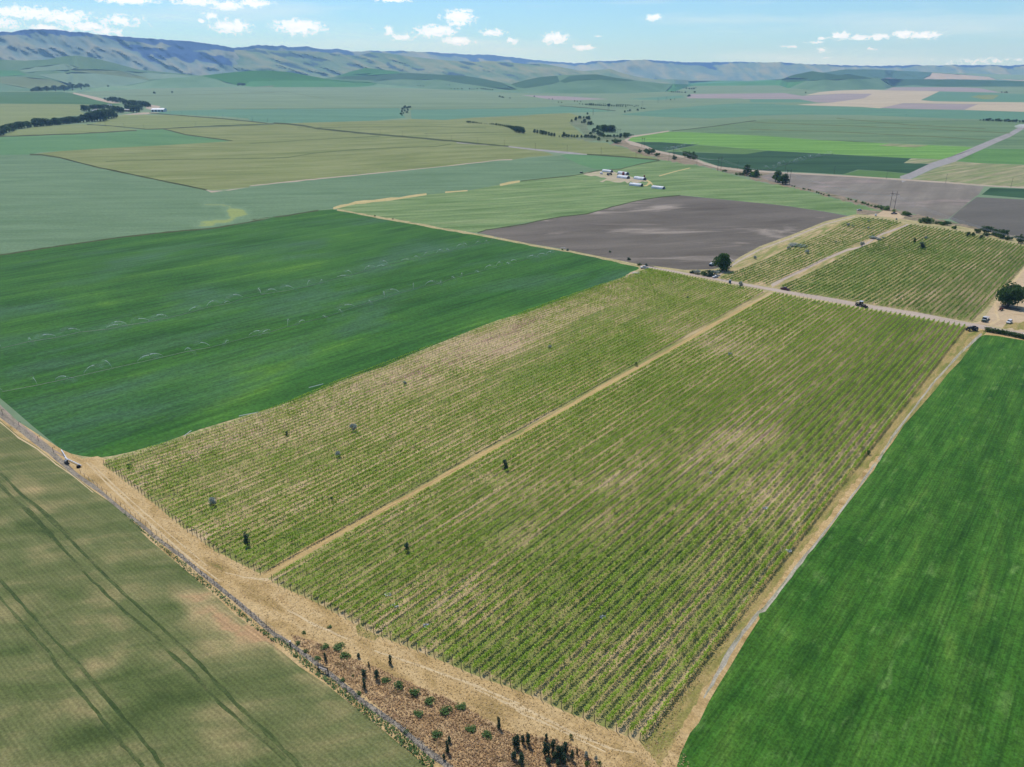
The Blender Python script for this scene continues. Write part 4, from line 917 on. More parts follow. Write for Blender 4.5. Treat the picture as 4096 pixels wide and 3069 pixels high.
ua = np.array((math.cos(ROWA), math.sin(ROWA))); un = np.array((ua[1], -ua[0]))
fr = flat(FRONT); bk = flat([(x, y + 9) for x, y in BACK]); fw = fr @ un; bw = bk @ un
def front_pt(wv): k = np.argsort(fw); return np.array((np.interp(wv, fw[k], fr[k, 0]), np.interp(wv, fw[k], fr[k, 1])))
def back_pt(wv): k = np.argsort(bw); return np.array((np.interp(wv, bw[k], bk[k, 0]), np.interp(wv, bw[k], bk[k, 1])))
wA, wL, wR, wB = fw[0], flat([(1042, 2296)])[0] @ un, flat([(1088, 2326)])[0] @ un, fw[-1]
bA, bL, bR, bB = bw[0], flat([(3062, 1166)])[0] @ un, flat([(3114, 1176)])[0] @ un, bw[-1]
NL, NR = 40, 43
LE = lift([(447, 1848), (641, 1789), (845, 1724), (1000, 1672), (1149, 1619), (1378, 1520), (1731, 1385), (2069, 1263), (2249, 1198), (2423, 1139), (2597, 1080)])[:, :2]
e0, e1 = front_pt(wA), back_pt(bA); ed = (e1 - e0) / np.linalg.norm(e1 - e0); en = np.array((ed[1], -ed[0]))
LBT = ((LE - e0) @ ed) / np.linalg.norm(e1 - e0); LBO = (LE - e0) @ en
for j in range(NL):
    t = j / (NL - 1); k = NL - j
    lab = f'trellised grapevine row, {ordw(k)} left of the dirt track through the vineyard'
    if j == 0: lab = 'outermost trellised grapevine row along the dark green irrigated field'
    vine_row(front_pt(wA + (wL - wA) * t), back_pt(bA + (bL - bA) * t), lab, 'vine rows left of the dirt track', dens=36, vmul=1.12, lsz=.32, bend=(LBT, LBO, (1 - t) ** 1.3))
for j in range(NR):
    t = j / (NR - 1)
    lab = f'trellised grapevine row, {ordw(j + 1)} right of the dirt track through the vineyard'
    if j == NR - 1: lab = 'last leafy grapevine row beside the lane along the bright green field'
    vine_row(front_pt(wR + (wB - wR) * t), back_pt(bR + (bB - bR) * t), lab, 'vine rows right of the dirt track', dens=46, vmul=1.25 + .15 * t, hgt=1.05 + .12 * t, lsz=.31)
# vineyards beyond the farm road
def g2(p): return lift([p])[0][:2]
def fan(n, f0, f1, back, labf, group, skip=lambda j: 0, **kw):
    fp = [g2(p) for p in f0]; bp = [g2(p) for p in back]
    def along(pl, t):
        pl = np.array(pl); q = np.r_[0, np.cumsum(np.linalg.norm(np.diff(pl, axis=0), axis=1))]; q /= q[-1]
        return np.array((np.interp(t, q, pl[:, 0]), np.interp(t, q, pl[:, 1])))
    for j in range(n):
        t = (j + .5) / n
        vine_row(along(fp, t), along(bp, t), labf(j + 1), group, far=True, canes=False, posts=0, **kw)
fan(38, [(3118, 1152), (3208, 1178), (3312, 1190), (3436, 1211), (3545, 1230), (3644, 1246), (3768, 1270), (3888, 1290)], None, [(3640, 903), (3842, 931), (4096, 989), (4150, 1004)],
    lambda k: f'grapevine row beyond the farm road, {ordw(k)} right of the curving pale track', 'vine rows beyond the farm road', dens=22, vmul=1.5, hgt=1.2)
fan(11, [(2872, 1119), (2960, 1130), (3070, 1141)], None, [(3436, 874), (3530, 882), (3612, 896)],
    lambda k: f'grapevine row between the plowed field and the curving track, {ordw(k)} from the plowed field', 'vine rows beside the plowed field', dens=18, vmul=1.3, hgt=1.15)

# ------------------------------------------------------------------ trees and shrubs
def series(name, kinds, pts, lab, cat, group, zx=0, zy=0, zs=1.0, sort=True, wf=None):
    """a run of plants traced in one crop: (x, base y, height[, width]) in crop pixels"""
    pts = sorted(pts) if sort else pts
    for i, p in enumerate(pts):
        k = kinds[i % len(kinds)]; hp = p[2] / zs
        wp = p[3] / zs if len(p) > 3 else (hp * wf if wf else None)
        plant(name, k, zx + p[0] / zs, zy + p[1] / zs, hp, lab.format(ordw(i + 1)), cat, group, wp)
S5 = dict(zx=0, zy=360, zs=3.16)
series('tree', ['far0', 'far1', 'mid0'], [(10, 575, 80), (45, 568, 85), (85, 545, 100), (120, 530, 95), (160, 512, 85), (200, 496, 80), (240, 492, 85), (275, 487, 85), (310, 480, 80), (350, 474, 75), (385, 470, 50)],
       'rounded tree in the dark row at the left edge, {} from the left', 'tree', 'tree row at the left edge', wf=1.25, **S5)
series('tree', ['far1', 'far0', 'mid1'], [(440, 466, 90), (475, 463, 100), (510, 460, 95), (550, 457, 95), (590, 452, 85), (625, 447, 70), (660, 445, 65), (695, 442, 75), (720, 441, 85), (760, 437, 75), (800, 432, 75), (840, 428, 80), (880, 422, 85), (915, 420, 80), (950, 417, 75), (985, 415, 65), (1020, 411, 75)],
       'dense tree in the shelterbelt leading to the farmstead, {} from its left end', 'tree', 'shelterbelt trees below the farmstead', wf=1.1, **S5)
series('tree', ['far2', 'far1', 'far0'], [(1060, 408, 95), (1095, 406, 105), (1130, 404, 115), (1165, 402, 120), (1200, 399, 125), (1235, 397, 130), (1270, 394, 135), (1305, 392, 135), (1340, 380, 130), (1375, 365, 120), (1410, 358, 110), (1445, 356, 100), (1470, 352, 60)],
       'tall leafy tree in the thick grove end of the shelterbelt, {} from the left', 'tree', 'grove trees at the end of the shelterbelt', wf=.8, **S5)
series('tree', ['far0', 'far1'], [(1065, 270, 75), (1095, 272, 75), (1135, 278, 45), (1165, 250, 60), (1195, 250, 62), (1225, 248, 60), (1255, 247, 58), (1290, 246, 56), (1325, 244, 58), (1360, 240, 50), (1415, 278, 70), (1450, 285, 82), (1490, 290, 80), (1530, 288, 72), (1555, 285, 55)],
       'farmstead tree around the white house, {} from the left', 'tree', 'trees around the farmstead house', wf=1.0, **S5)
series('tree', ['far1', 'far0'], [(1330, 130, 30), (1375, 145, 42), (1420, 152, 64), (1460, 158, 66), (1475, 160, 40), (1525, 160, 60), (1560, 170, 60), (1590, 190, 66), (1600, 245, 60), (1625, 205, 66), (1645, 262, 75), (1660, 205, 72), (1695, 210, 76), (1690, 285, 85), (1730, 286, 85), (1730, 212, 76), (1765, 260, 75), (1765, 214, 76), (1800, 216, 76), (1835, 217, 70), (1865, 216, 62), (1890, 216, 42)],
       'tree in the grove behind the farm sheds, {} from the left', 'tree', 'grove behind the farm sheds', wf=1.0, **S5)
series('shrub', ['far0', 'far1'], [(262 + 23 * k, 737 - .4 * k * k * .12 - k * .9, 20 + 8 * ((k * 7) % 3)) for k in range(20)], 'shrub in the dark hedge along the far draw at left, {} from the left', 'shrub', 'hedge shrubs in the far draw', 0, 0, 2.011, wf=1.5)
series('tree', ['far0'], [(565, 686, 22), (1241, 756, 17), (1387, 749, 14), (1346, 640, 9), (1278, 652, 5), (870, 700, 14)], 'lone far tree on the rolling left hills, {} from the left', 'tree', 'lone trees on the left hills', 0, 0, 2.011, wf=1.2)
series('shrub', ['far0', 'far1'], [(1893, 666, 16), (1908, 680, 16), (1915, 692, 18), (1932, 690, 22), (1950, 692, 22), (1968, 690, 18), (1925, 668, 10)], 'shrub in the clump below the smooth green hill, {} from the left', 'shrub', 'clump below the green hill', 0, 0, 2.011, wf=1.4)
series('tree', ['far1', 'far0'], [(1215, 925, 18), (1222, 905, 18), (1228, 885, 18), (1240, 875, 18), (1250, 868, 18), (1262, 876, 16), (1268, 893, 16), (1275, 870, 16), (1288, 868, 14), (1245, 898, 16), (1256, 910, 14), (1235, 918, 14), (1225, 933, 10), (1266, 908, 12)], 'sparse tree of the lone copse in the blue green field, {} from the left', 'tree', 'lone copse in the blue green field', 1000, 0, 2.011, wf=1.1)
series('tree', ['far0'], [(640, 633, 10), (656, 634, 10), (1352, 692, 8), (1372, 695, 8), (1395, 697, 8), (1580, 684, 7), (1605, 687, 7), (1618, 718, 8), (1645, 720, 9), (1673, 720, 9), (1706, 720, 10), (1765, 721, 11), (1785, 722, 8), (1802, 722, 8), (1828, 720, 10), (1860, 720, 10), (1878, 722, 12), (1895, 724, 12), (1912, 725, 10), (1930, 727, 10), (1950, 728, 10), (2008, 784, 14), (2030, 788, 12), (2038, 788, 9), (2090, 794, 9)],
       'tiny dark tree dotted across the far middle slopes, {} from the left', 'tree', 'tiny trees on the far middle slopes', 1000, 0, 2.011, wf=1.2)
series('tree', ['far2', 'far1'], [(1745, 185, 17), (1758, 187, 18), (1772, 188, 20), (1790, 188, 15), (1803, 189, 17), (1818, 191, 15), (1832, 192, 14), (1848, 194, 12), (1862, 194, 13), (1890, 196, 10), (1905, 196, 9), (1930, 199, 11), (1945, 201, 16), (1958, 202, 15), (1972, 204, 15), (1985, 206, 20), (2000, 209, 18), (2015, 211, 18), (2030, 214, 18), (2045, 217, 18), (2060, 222, 22), (2075, 226, 24), (2090, 232, 28), (2105, 240, 32), (2118, 246, 36), (2130, 256, 44), (2143, 262, 50), (2157, 264, 50), (2172, 266, 50), (2186, 267, 48), (2200, 270, 46)],
       'tree in the creek line across the center fields, {} from its far end', 'tree', 'creek line trees in the center', 1000, 400, 2.011, wf=.75)
S6 = dict(zx=2200, zy=430, zs=3.687)
series('tree', ['far1', 'far2', 'far0'], [(-60, 412, 60), (-100, 405, 65), (-140, 396, 62), (-185, 385, 55), (-225, 378, 55), (-20, 420, 55), (25, 428, 55), (60, 432, 55), (135, 438, 24), (185, 440, 40), (208, 443, 78), (240, 444, 48), (275, 446, 48), (315, 447, 48), (355, 447, 42), (400, 448, 44), (465, 452, 46)],
       'creekside tree in the middle of the valley, {} from the left', 'tree', 'creekside trees in the middle', wf=.8, **S6)
series('tree', ['far0', 'far1', 'mid1'], [(320, 217, 38), (385, 197, 58), (432, 166, 40), (450, 168, 38), (495, 162, 30), (510, 235, 62), (465, 235, 32), (545, 180, 48), (572, 186, 60), (553, 108, 32), (570, 262, 52), (600, 262, 56), (632, 258, 28)],
       'upper creek tree among the bare patches, {} from the left', 'tree', 'upper creek trees', wf=.85, **S6)
series('tree', ['mid1', 'far0', 'mid0'], [(650, 380, 70), (690, 325, 40), (712, 328, 66), (745, 345, 60), (770, 352, 85), (795, 366, 104), (830, 356, 84), (855, 352, 70), (882, 368, 102), (915, 366, 96), (700, 405, 66), (740, 425, 64), (775, 430, 56), (600, 410, 50), (610, 455, 50), (560, 450, 48), (520, 448, 46), (660, 465, 52), (720, 486, 46), (790, 445, 54), (845, 450, 50), (890, 448, 46), (940, 446, 46), (990, 446, 42), (1040, 446, 60), (1095, 442, 56), (1115, 446, 76), (1150, 438, 60), (1190, 425, 30), (1225, 420, 22)],
       'leafy tree in the big creek thicket at center, {} from the left', 'tree', 'big creek thicket at center', wf=.95, **S6)
series('bush', ['bush1', 'mid0'], [(845, 510, 34), (940, 525, 50, 80), (985, 528, 66, 110), (1020, 526, 50, 70), (1325, 668, 52), (1410, 672, 66), (1440, 690, 84), (1500, 692, 82), (1560, 716, 42, 60), (1595, 718, 46, 60), (1835, 772, 68), (1990, 735, 88), (2030, 745, 92), (2065, 758, 90), (2100, 748, 92), (2130, 765, 80), (2110, 772, 40)],
       'round dark bush on the bare creek bank, {} from the left', 'bush', 'dark bushes on the bare creek bank', wf=1.0, **S6)
series('tree', ['far0'], [(1100, 77, 30), (1145, 62, 18), (1180, 60, 30), (1290, 52, 30), (1350, 24, 24), (1375, 24, 18), (1398, 25, 16)], 'small round tree near the creek beyond the thicket, {} from the left', 'tree', 'small trees beyond the thicket', wf=1.1, **S6)
series('tree', ['far1', 'far0'], [(600, 819, 11), (622, 820, 9), (648, 821, 9), (640, 838, 7), (665, 843, 10), (688, 846, 12), (700, 847, 12), (720, 850, 18), (735, 851, 20), (752, 852, 18), (768, 853, 16), (785, 853, 16), (800, 854, 15), (818, 855, 14), (835, 855, 14), (850, 856, 12), (868, 858, 22), (882, 858, 22), (900, 858, 15), (918, 859, 14), (935, 860, 14), (952, 860, 13), (968, 861, 13), (985, 861, 12), (1012, 864, 12)],
       'tree in the far dotted row before the center hills, {} from the left', 'tree', 'far dotted tree row', 2000, 0, 2.011, wf=.9)
series('tree', ['far0'], [(805, 836, 7), (830, 837, 7), (848, 838, 6), (940, 847, 10), (955, 849, 11), (972, 850, 12), (990, 851, 12), (1010, 852, 12), (1028, 853, 12), (1045, 854, 11), (1062, 855, 10), (1080, 862, 9), (1095, 858, 12), (1110, 856, 9)], 'tree in the second far row, {} from the left', 'tree', 'second far tree row', 2000, 0, 2.011, wf=.9)
series('tree', ['far1'], [(1360, 742, 6), (1380, 744, 11), (1396, 745, 11), (1412, 746, 11), (1428, 747, 12), (1445, 747, 11), (1462, 748, 10), (1490, 750, 13), (1480, 712, 8), (1500, 717, 12), (1520, 720, 14), (1540, 722, 14), (1560, 720, 14), (1575, 712, 8), (1566, 748, 14), (1522, 780, 18), (1510, 778, 10), (1372, 807, 10), (1405, 802, 7), (1412, 696, 7), (275, 782, 10), (395, 800, 8), (420, 802, 9), (470, 827, 8), (495, 828, 8)],
       'tiny dark tree along the distant creek mouth, {} from the left', 'tree', 'tiny trees at the distant creek mouth', 2000, 0, 2.011, wf=1.1)
series('tree', ['far1', 'far0'], [(1858, 168, 10)] + [(1885 + 24 * k, 170 + k, 16 + 4 * (k % 3)) for k in range(15)] + [(2250, 186, 18)], 'tree in the far row at the right edge, {} from the left', 'tree', 'far tree row at the right edge', 3000, 400, 2.0182, wf=1.2)
series('tree', ['far0'], [(2030, 751, 12), (2052, 752, 10), (2066, 752, 13), (2078, 752, 9), (450, 754, 12), (1265, 932, 7)], 'far dark tree by the tan fields, {} from the left', 'tree', 'far trees by the tan fields', 3000, 0, 2.0182, wf=.9)
series('tree', ['mid0', 'mid1'], [(18, 618, 42), (45, 625, 58), (205, 660, 76), (225, 664, 88), (262, 680, 86), (285, 682, 70)], 'dark tree on the bank above the light plowed field, {} from the left', 'tree', 'bank trees above the light plowed field', 3000, 400, 2.0182, wf=.75)
plant('tree', 'mid1', 2987, 703, 42, 'tall narrow oval tree between the creek road and the pale green field', 'tree', None, 27)
series('bush', ['bush0', 'bush1'], [(1790, 576, 16), (1815, 577, 18), (1905, 604, 22), (1935, 606, 24), (1955, 605, 20), (2050, 622, 46), (2075, 618, 36), (2020, 618, 26)], 'bright bush under the power line frames on the bank, {} from the left', 'bush', 'bright bushes on the creek bank', 2000, 400, 2.011, wf=1.4)
series('bush', ['bush1', 'bush0'], [(340, 698, 10), (357, 702, 13), (430, 722, 13), (440, 724, 12), (472, 729, 12), (485, 731, 11), (540, 750, 14), (556, 756, 15), (575, 762, 13), (592, 768, 13), (632, 777, 17), (795, 806, 15), (815, 810, 14), (852, 822, 17), (905, 836, 18), (925, 842, 18), (950, 852, 18), (980, 860, 16), (1012, 870, 22), (1040, 872, 26), (1065, 884, 32), (1090, 890, 40), (1110, 890, 30), (1160, 904, 22)],
       'low bush along the ditch below the light plowed field, {} from the left', 'bush', 'bushes along the upper ditch', 3000, 400, 2.0182, wf=1.25)
series('bush', ['bush0', 'bush1', 'mid0'], [(870, 390, 46), (905, 398, 48), (935, 406, 44), (1065, 478, 50), (1100, 480, 70), (1130, 482, 56), (1165, 480, 62), (1240, 492, 36), (1265, 494, 34), (1300, 503, 44), (1330, 506, 48), (1360, 506, 48), (1435, 546, 42), (1415, 540, 26), (1680, 588, 46), (1705, 586, 34)],
       'leafy bush beside the dry road above the upper vineyard, {} from the left', 'bush', 'bushes above the upper vineyard', 3300, 720, 2.779, wf=1.2)
series('tree', ['mid0', 'bush1'], [(1770, 600, 92, 80), (1810, 604, 90, 80), (1790, 622, 44, 70), (1880, 622, 50, 80), (1905, 628, 84, 80), (1945, 645, 96, 100), (1990, 640, 90, 80), (2030, 668, 50, 60), (2060, 665, 34, 50), (2110, 648, 30, 40), (2150, 704, 80, 60), (2180, 704, 98, 70), (2260, 730, 90, 90)],
       'spreading tree behind the upper vineyard at right, {} from the left', 'tree', 'spreading trees behind the upper vineyard', 3300, 720, 2.779)
series('tree', ['mid1'], [(1585, 626, 48, 48), (1645, 632, 48, 34), (1730, 658, 44, 40)], 'small tree among the upper vine rows near the dry road, {} from the left', 'tree', 'small trees among the upper vine rows', 3300, 720, 2.779)
plant('shrub', 'dark', 3685, 997, 27, 'dark round shrub standing alone among the upper vine rows', 'shrub', None, 26)
plant('shrub', 'mid1', 3657, 972, 18, 'thin spindly sapling left of the dark shrub in the upper vineyard', 'shrub', None, 10)
series('shrub', ['grey'], [(1120, 657, 32, 30), (410, 738, 52, 42), (258, 516, 38, 32), (310, 528, 26, 24), (478, 546, 26, 24), (115, 702, 26, 24), (485, 472, 26, 26), (535, 650, 26, 90), (600, 668, 24, 60), (645, 648, 16, 30), (793, 447, 24, 20)], 'silvery grey shrub in the upper vineyard, {} from the left', 'shrub', 'silvery shrubs in the upper vineyard', 3300, 720, 2.779)
series('shrub', ['grey'], [(40, 274, 27, 26), (312, 198, 26, 28), (380, 172, 16, 120), (458, 230, 32, 34), (1565, 1260, 0.1)][:4], 'silvery grey shrub left of the curving track, {} from the left', 'shrub', 'silvery shrubs by the curving track', 3000, 900, 2.0182)
plant('tree', 'big', 2888, 1082, 66, 'large round leafy tree beside the parked van at the plowed field corner', 'tree', None, 60)
plant('tree', 'tall', 4031, 1226, 92, 'tall dark tree shading a trailer in the farmyard', 'tree', None, 78)
plant('tree', 'big', 4110, 1200, 76, 'dark tree cut off by the right edge behind the farmyard', 'tree', None, 44)
series('bush', ['bush1', 'dark'], [(2440, 1010, 8, 10), (2515, 1040, 9, 16), (2558, 1062, 9, 20), (2585, 1064, 9, 12), (2270, 1003, 8, 10), (2250, 1001, 6, 9), (1500, 866, 6, 6), (1572, 878, 6, 5)], 'small dark bush on the dry strip below the plowed field, {} from the left', 'bush', 'small bushes on the dry strip')
series('bush', ['dark', 'grey', 'bush1'], [(2790, 1096, 16, 26), (2812, 1102, 20, 30), (2835, 1104, 22, 34), (2858, 1100, 20, 30), (2770, 1092, 10, 24), (2875, 1092, 12, 24)], 'scrubby bush between the farm road and the round tree, {} from the left', 'bush', 'scrub below the round tree')
# silvery shrubs and odd bushes in the main vineyard
for x, y, h, w_, k, lb in [(853, 2022, 34, 26, 'grey', 'silvery grey shrub in the lower left vine rows near the end posts'), (1415, 1723, 31, 25, 'grey', 'largest silvery grey shrub in the left half of the vineyard'), (1354, 1828, 24, 20, 'grey', 'silvery grey shrub below the largest one in the left vine rows'),
                           (1626, 2207, 38, 20, 'pop', 'slim grey green sapling between vine rows right of the track'), (2019, 1879, 38, 22, 'dark', 'dark bush among the vines just right of the dirt track'), (990, 2183, 54, 22, 'pop', 'tall dark sapling in the rows near the lower end of the track'),
                           (1149, 1742, 18, 13, 'dark', 'small dark bush in the tan upper left vine rows'), (2199, 1393, 12, 14, 'grey', 'small grey shrub in the thin vines left of the track'), (2920, 1424, 13, 16, 'grey', 'small grey shrub in the vines right of the upper track'), (2962, 1150, 26, 16, 'grey', 'pale grey shrub at the far row ends beside the road'),
                           (1620, 1540, 16, 13, 'grey', 'little silvery shrub high in the left vine rows'), (3475, 1818, 16, 16, 'weed', 'small green bush at the edge row by the lane'), (2750, 1195, 9, 9, 'dark', 'tiny dark shrub near the far end of the left rows'), (2546, 1464, 14, 14, 'weed', 'green bush beside the dirt track in the left rows'),
                           (1330, 2010, 22, 14, 'weed', 'pointed green sapling in the left vine rows'), (518, 1872, 14, 24, 'weed', 'low grey green bush near the corner end posts')]:
    plant('shrub', k, x, y, h, lb, 'shrub', None, w_)
S8 = dict(zx=2000, zy=2870, zs=2.824)
series('sapling', ['pop'], [(160, 330, 110, 55), (190, 345, 155, 60), (255, 295, 100, 44), (320, 312, 135, 48), (205, 392, 64, 34), (245, 570, 150, 70), (519, 262, 80, 32), (510, 425, 150, 50), (545, 440, 130, 50), (595, 398, 140, 58), (650, 470, 160, 55), (680, 480, 140, 50), (735, 405, 130, 66), (720, 525, 105, 62), (815, 485, 105, 46), (870, 412, 64, 22), (650, 545, 70, 44), (610, 470, 70, 60), (700, 440, 120, 50), (540, 525, 66, 54)],
       'dark upright sapling in the scrub at the bottom, {} from the left', 'sapling', 'dark saplings in the bottom scrub', **S8)
series('sapling', ['grey', 'weed'], [(975, 455, 62, 44), (1082, 492, 52, 34), (800, 240, 40, 50), (140, 462, 42, 36), (990, 560, 60, 70), (1130, 556, 50, 50)], 'pale leafy weed clump near the bottom wheel tracks, {} from the left', 'weed clump', 'weed clumps by the bottom wheel tracks', **S8)
series('sapling', ['dark', 'pop'], [(608, 348, 58, 26), (920, 475, 54, 36), (1018, 500, 78, 38), (918, 572, 70, 32), (1127, 374, 64, 32), (875, 327, 34, 28), (1998, 892, 76, 34), (1605, 1008, 44, 30), (1585, 1088, 80, 36), (1560, 1140, 40, 26), (955, 400, 40, 20), (2120, 1140, 60, 40)],
       'scattered small sapling in the brown dead scrub, {} from the left', 'sapling', 'scattered saplings in the dead scrub', 1000, 2469, 2.011)
series('weed_clump', ['weed'], [(x_, y_, h_ * .55, *r_) for x_, y_, h_, *r_ in [(827, 474, 18, 20), (720, 250, 34, 100), (600, 240, 26, 70), (760, 320, 30, 90), (450, 282, 26, 44), (380, 215, 26, 50), (540, 340, 22, 60), (1190, 560, 40, 90), (1330, 610, 44, 90), (1450, 690, 40, 90), (1580, 770, 44, 110), (1090, 520, 30, 80), (740, 510, 24, 50), (870, 620, 28, 50), (1260, 930, 26, 50), (1700, 720, 30, 90), (1780, 900, 30, 90), (1900, 960, 34, 90), (1500, 960, 34, 90), (1360, 780, 30, 90), (640, 80, 16, 40), (430, 130, 20, 40)]],
       'low green weed clump in the dead scrub, {} from the left', 'weed clump', 'green weed clumps in the dead scrub', 1000, 2469, 2.011)

# clipped hedge along the farm road
def hedge():
    P = lift([(3940, 1326), (4000, 1336), (4050, 1346), (4100, 1358), (4300, 1400)]); root = empty('hedge', P[0])
    C = []
    for a, b in zip(P[:-1], P[1:]):
        n = int(np.linalg.norm(b - a) * 130); t = rng.random((n, 1)); q = a + (b - a) * t
        C.append(q + np.stack([rng.normal(0, .5, n), rng.normal(0, .5, n), rng.uniform(0, 1, n) ** .7 * (2.0 + .5 * np.sin(t[:, 0] * 31))], 1))
    C = np.concatenate(C) - P[0]; V, F = quads(C, .55); obj('foliage', mesh_np('foliage', V, F, 'tree_leaf'), root)
    b = MB()
    for q in P[:-1]: b.tube(tuple(q - P[0] - (0, 0, .1)), tuple(q - P[0] + (0, 0, 1.2)), .08, .05, 'bark', 6)
    b.build('stems', root); tag(root, 'dense dark green hedge along the farm road above the bright green field', 'hedge')
hedge()

# grass, weeds and litter nobody could count
def scatter(name, n, polys, size, mat, label, cat, up=.5, blades=True, excl=()):
    pts = []
    polys = [np.array(p) for p in polys]
    allp = np.concatenate(polys); lo, hi = allp.min(0), np.minimum(allp.max(0), (4200, 3120)); lo = np.maximum(lo, (-60, 300))
    q = rng.uniform(lo, hi, (n * 6, 2)); m = np.zeros(len(q), bool)
    for p in polys: m |= pip(q, p)
    for p in excl: m &= ~pip(q, np.array(p))
    q = q[m][:n]; G = lift(q); k = len(G)
    if blades:
        a = rng.uniform(0, 6.28, k); hgt = size * rng.uniform(.5, 1.3, k); wd = size * rng.uniform(.2, .5, k)
        ux, uy = np.cos(a) * wd, np.sin(a) * wd; l1, l2 = rng.normal(0, .35, k) * hgt, rng.normal(0, .35, k) * hgt
        z = np.zeros(k)
        V = np.stack([G + np.stack([-ux, -uy, z - .03], 1), G + np.stack([ux, uy, z - .03], 1), G + np.stack([ux * .6 + l1, uy * .6 + l2, hgt], 1), G + np.stack([-ux * .6 + l1, -uy * .6 + l2, hgt * .85], 1)], 1).reshape(-1, 3)
        F = np.arange(4 * k).reshape(k, 4)
    else:
        G[:, 2] += rng.uniform(.02, size * up, k); V, F = quads(G, size, .72)
    return tag(obj(name, mesh_np(name, V, F, mat)), label, cat, kind='stuff')
HEADP = [Z('F 330 1840 411 1870 ' + ' '.join(f'{x} {y + 8}' for x, y in FRONT) + ' 2620 2970 2700 2860 2760 3069 2200 3069 1100 2500 700 2200')]
BURNP = Z('t 330 140 450 180 600 230 800 320 1000 400 1250 510 1500 620 1750 730 2000 880 2212 980 | v 130 930 350 960 550 1010 700 1100 780 1180 800 1207 | t 1640 1207 1400 1010 1200 860 900 620 650 430 480 300 350 190')
LANEP = strip(Z('F 2600 2960 2720 2790 3110 2240 3600 1640 3880 1320'), [70, 60, 50, 26, 14])
scatter('dry_grass', 11000, HEADP + [LANEP], .34, 'straw_leaf', 'dry straw coloured grass on the headland around the vineyard', 'dry grass', .2, False, excl=[BURNP])
scatter('dead_weeds', 7000, [BURNP], .36, 'dead_leaf', 'matted brown dead weeds on the rough ground by the ditch', 'dead weeds', .6, False)
WEEDL = strip(Z('q 1000 10 1200 190 1390 350 1600 530 1800 690 1950 830 2160 1000 | t 250 200 450 370 650 520 900 740 1150 920 1350 1100 1470 1207'), [10, 12, 16, 22, 20, 18, 18, 22, 26, 28, 30, 34, 38, 40])
scatter('weeds', 9000, [WEEDL], .42, 'weed_leaf', 'green weeds growing along the ditch beside the wheat', 'weeds', .9, False)
scatter('dead_brush', 5000, [strip(Z('q 1200 165 1450 345 1750 590 2050 845 2212 985 | t 500 345 900 675 1200 878 1600 1207'), [12, 14, 16, 18, 20, 22, 24, 26])], .4, 'brush_leaf', 'grey dead brush lying in the ditch', 'dead brush', .5, False)
scatter('sward', 9000, [Z('t 850 70 1000 60 1100 130 1000 190 870 150')] + [LANEP], .28, 'weed_leaf', 'short green grass patches at the row ends and along the lane', 'grass', .2, False)

# ------------------------------------------------------------------ fences, posts, poles
FENCE = [(323, 1893), (666, 2169), (796, 2289), (893, 2368), (967, 2425), (1052, 2489), (1162, 2583), (1283, 2685), (1373, 2747), (1468, 2827), (1592, 2912), (1728, 3031), (1830, 3110)]
def fence():
    P = lift(FENCE); root = empty('wire_fence', P[0]); b = MB(); b.box((0, 0, .65), (.07, .07, 1.4), 'dark_steel'); pm = b.mesh('post')
    q = np.r_[0, np.cumsum(np.linalg.norm(np.diff(P, axis=0), axis=1))]; wb = MB(); prev = None
    for s_ in np.arange(0, q[-1], max(3.4, q[-1] / 95)):
        p = np.array([np.interp(s_, q, P[:, k]) for k in range(3)]) - P[0]
        o = obj('post', pm, root, p); o.rotation_euler = (random.gauss(0, .05), random.gauss(0, .05), 0)
        if prev is not None:
            for h in (.4, .8, 1.2): wb.tube(prev + (0, 0, h), p + (0, 0, h), .008, .008, 'wire', 3, False)
        prev = p
    wb.build('wire', root); tag(root, 'thin wire fence with grey steel posts along the ditch', 'fence')
fence()
def brace():
    a, b_ = at(1274, 2682), at(1296, 2690); d = b_ - a; root = empty('fence_brace', a); L = 2.6; d = d.normalized() * L
    for q in (Vector((0, 0, 0)), d):
        m = MB(); m.tube(q - Vector((0, 0, .2)), q + Vector((0, 0, 1.75)), .15, .14, 'post_wood', 8); m.build('post', root)
    m = MB(); m.tube(Vector((0, 0, 1.62)), d + Vector((0, 0, 1.62)), .11, .11, 'pole_wood', 8); m.build('rail', root)
    m = MB(); m.tube(Vector((0, 0, 1.0)), d + Vector((0, 0, 1.0)), .12, .12, 'concrete', 8); m.build('rail', root)
    tag(root, 'heavy wooden H brace of two posts and rails in the ditch fence', 'fence brace')
brace()
m = MB(); m.tube((0, 0, -.2), (0, 0, 1.3), .15, .14, 'post_wood', 8); m.box((0, 0, 1.33), (.34, .34, .06), 'plastic_white')
tag(m.build('fence_post', None, at(1162, 2583)), 'stout wooden post with a pale cap in the ditch fence', 'post')

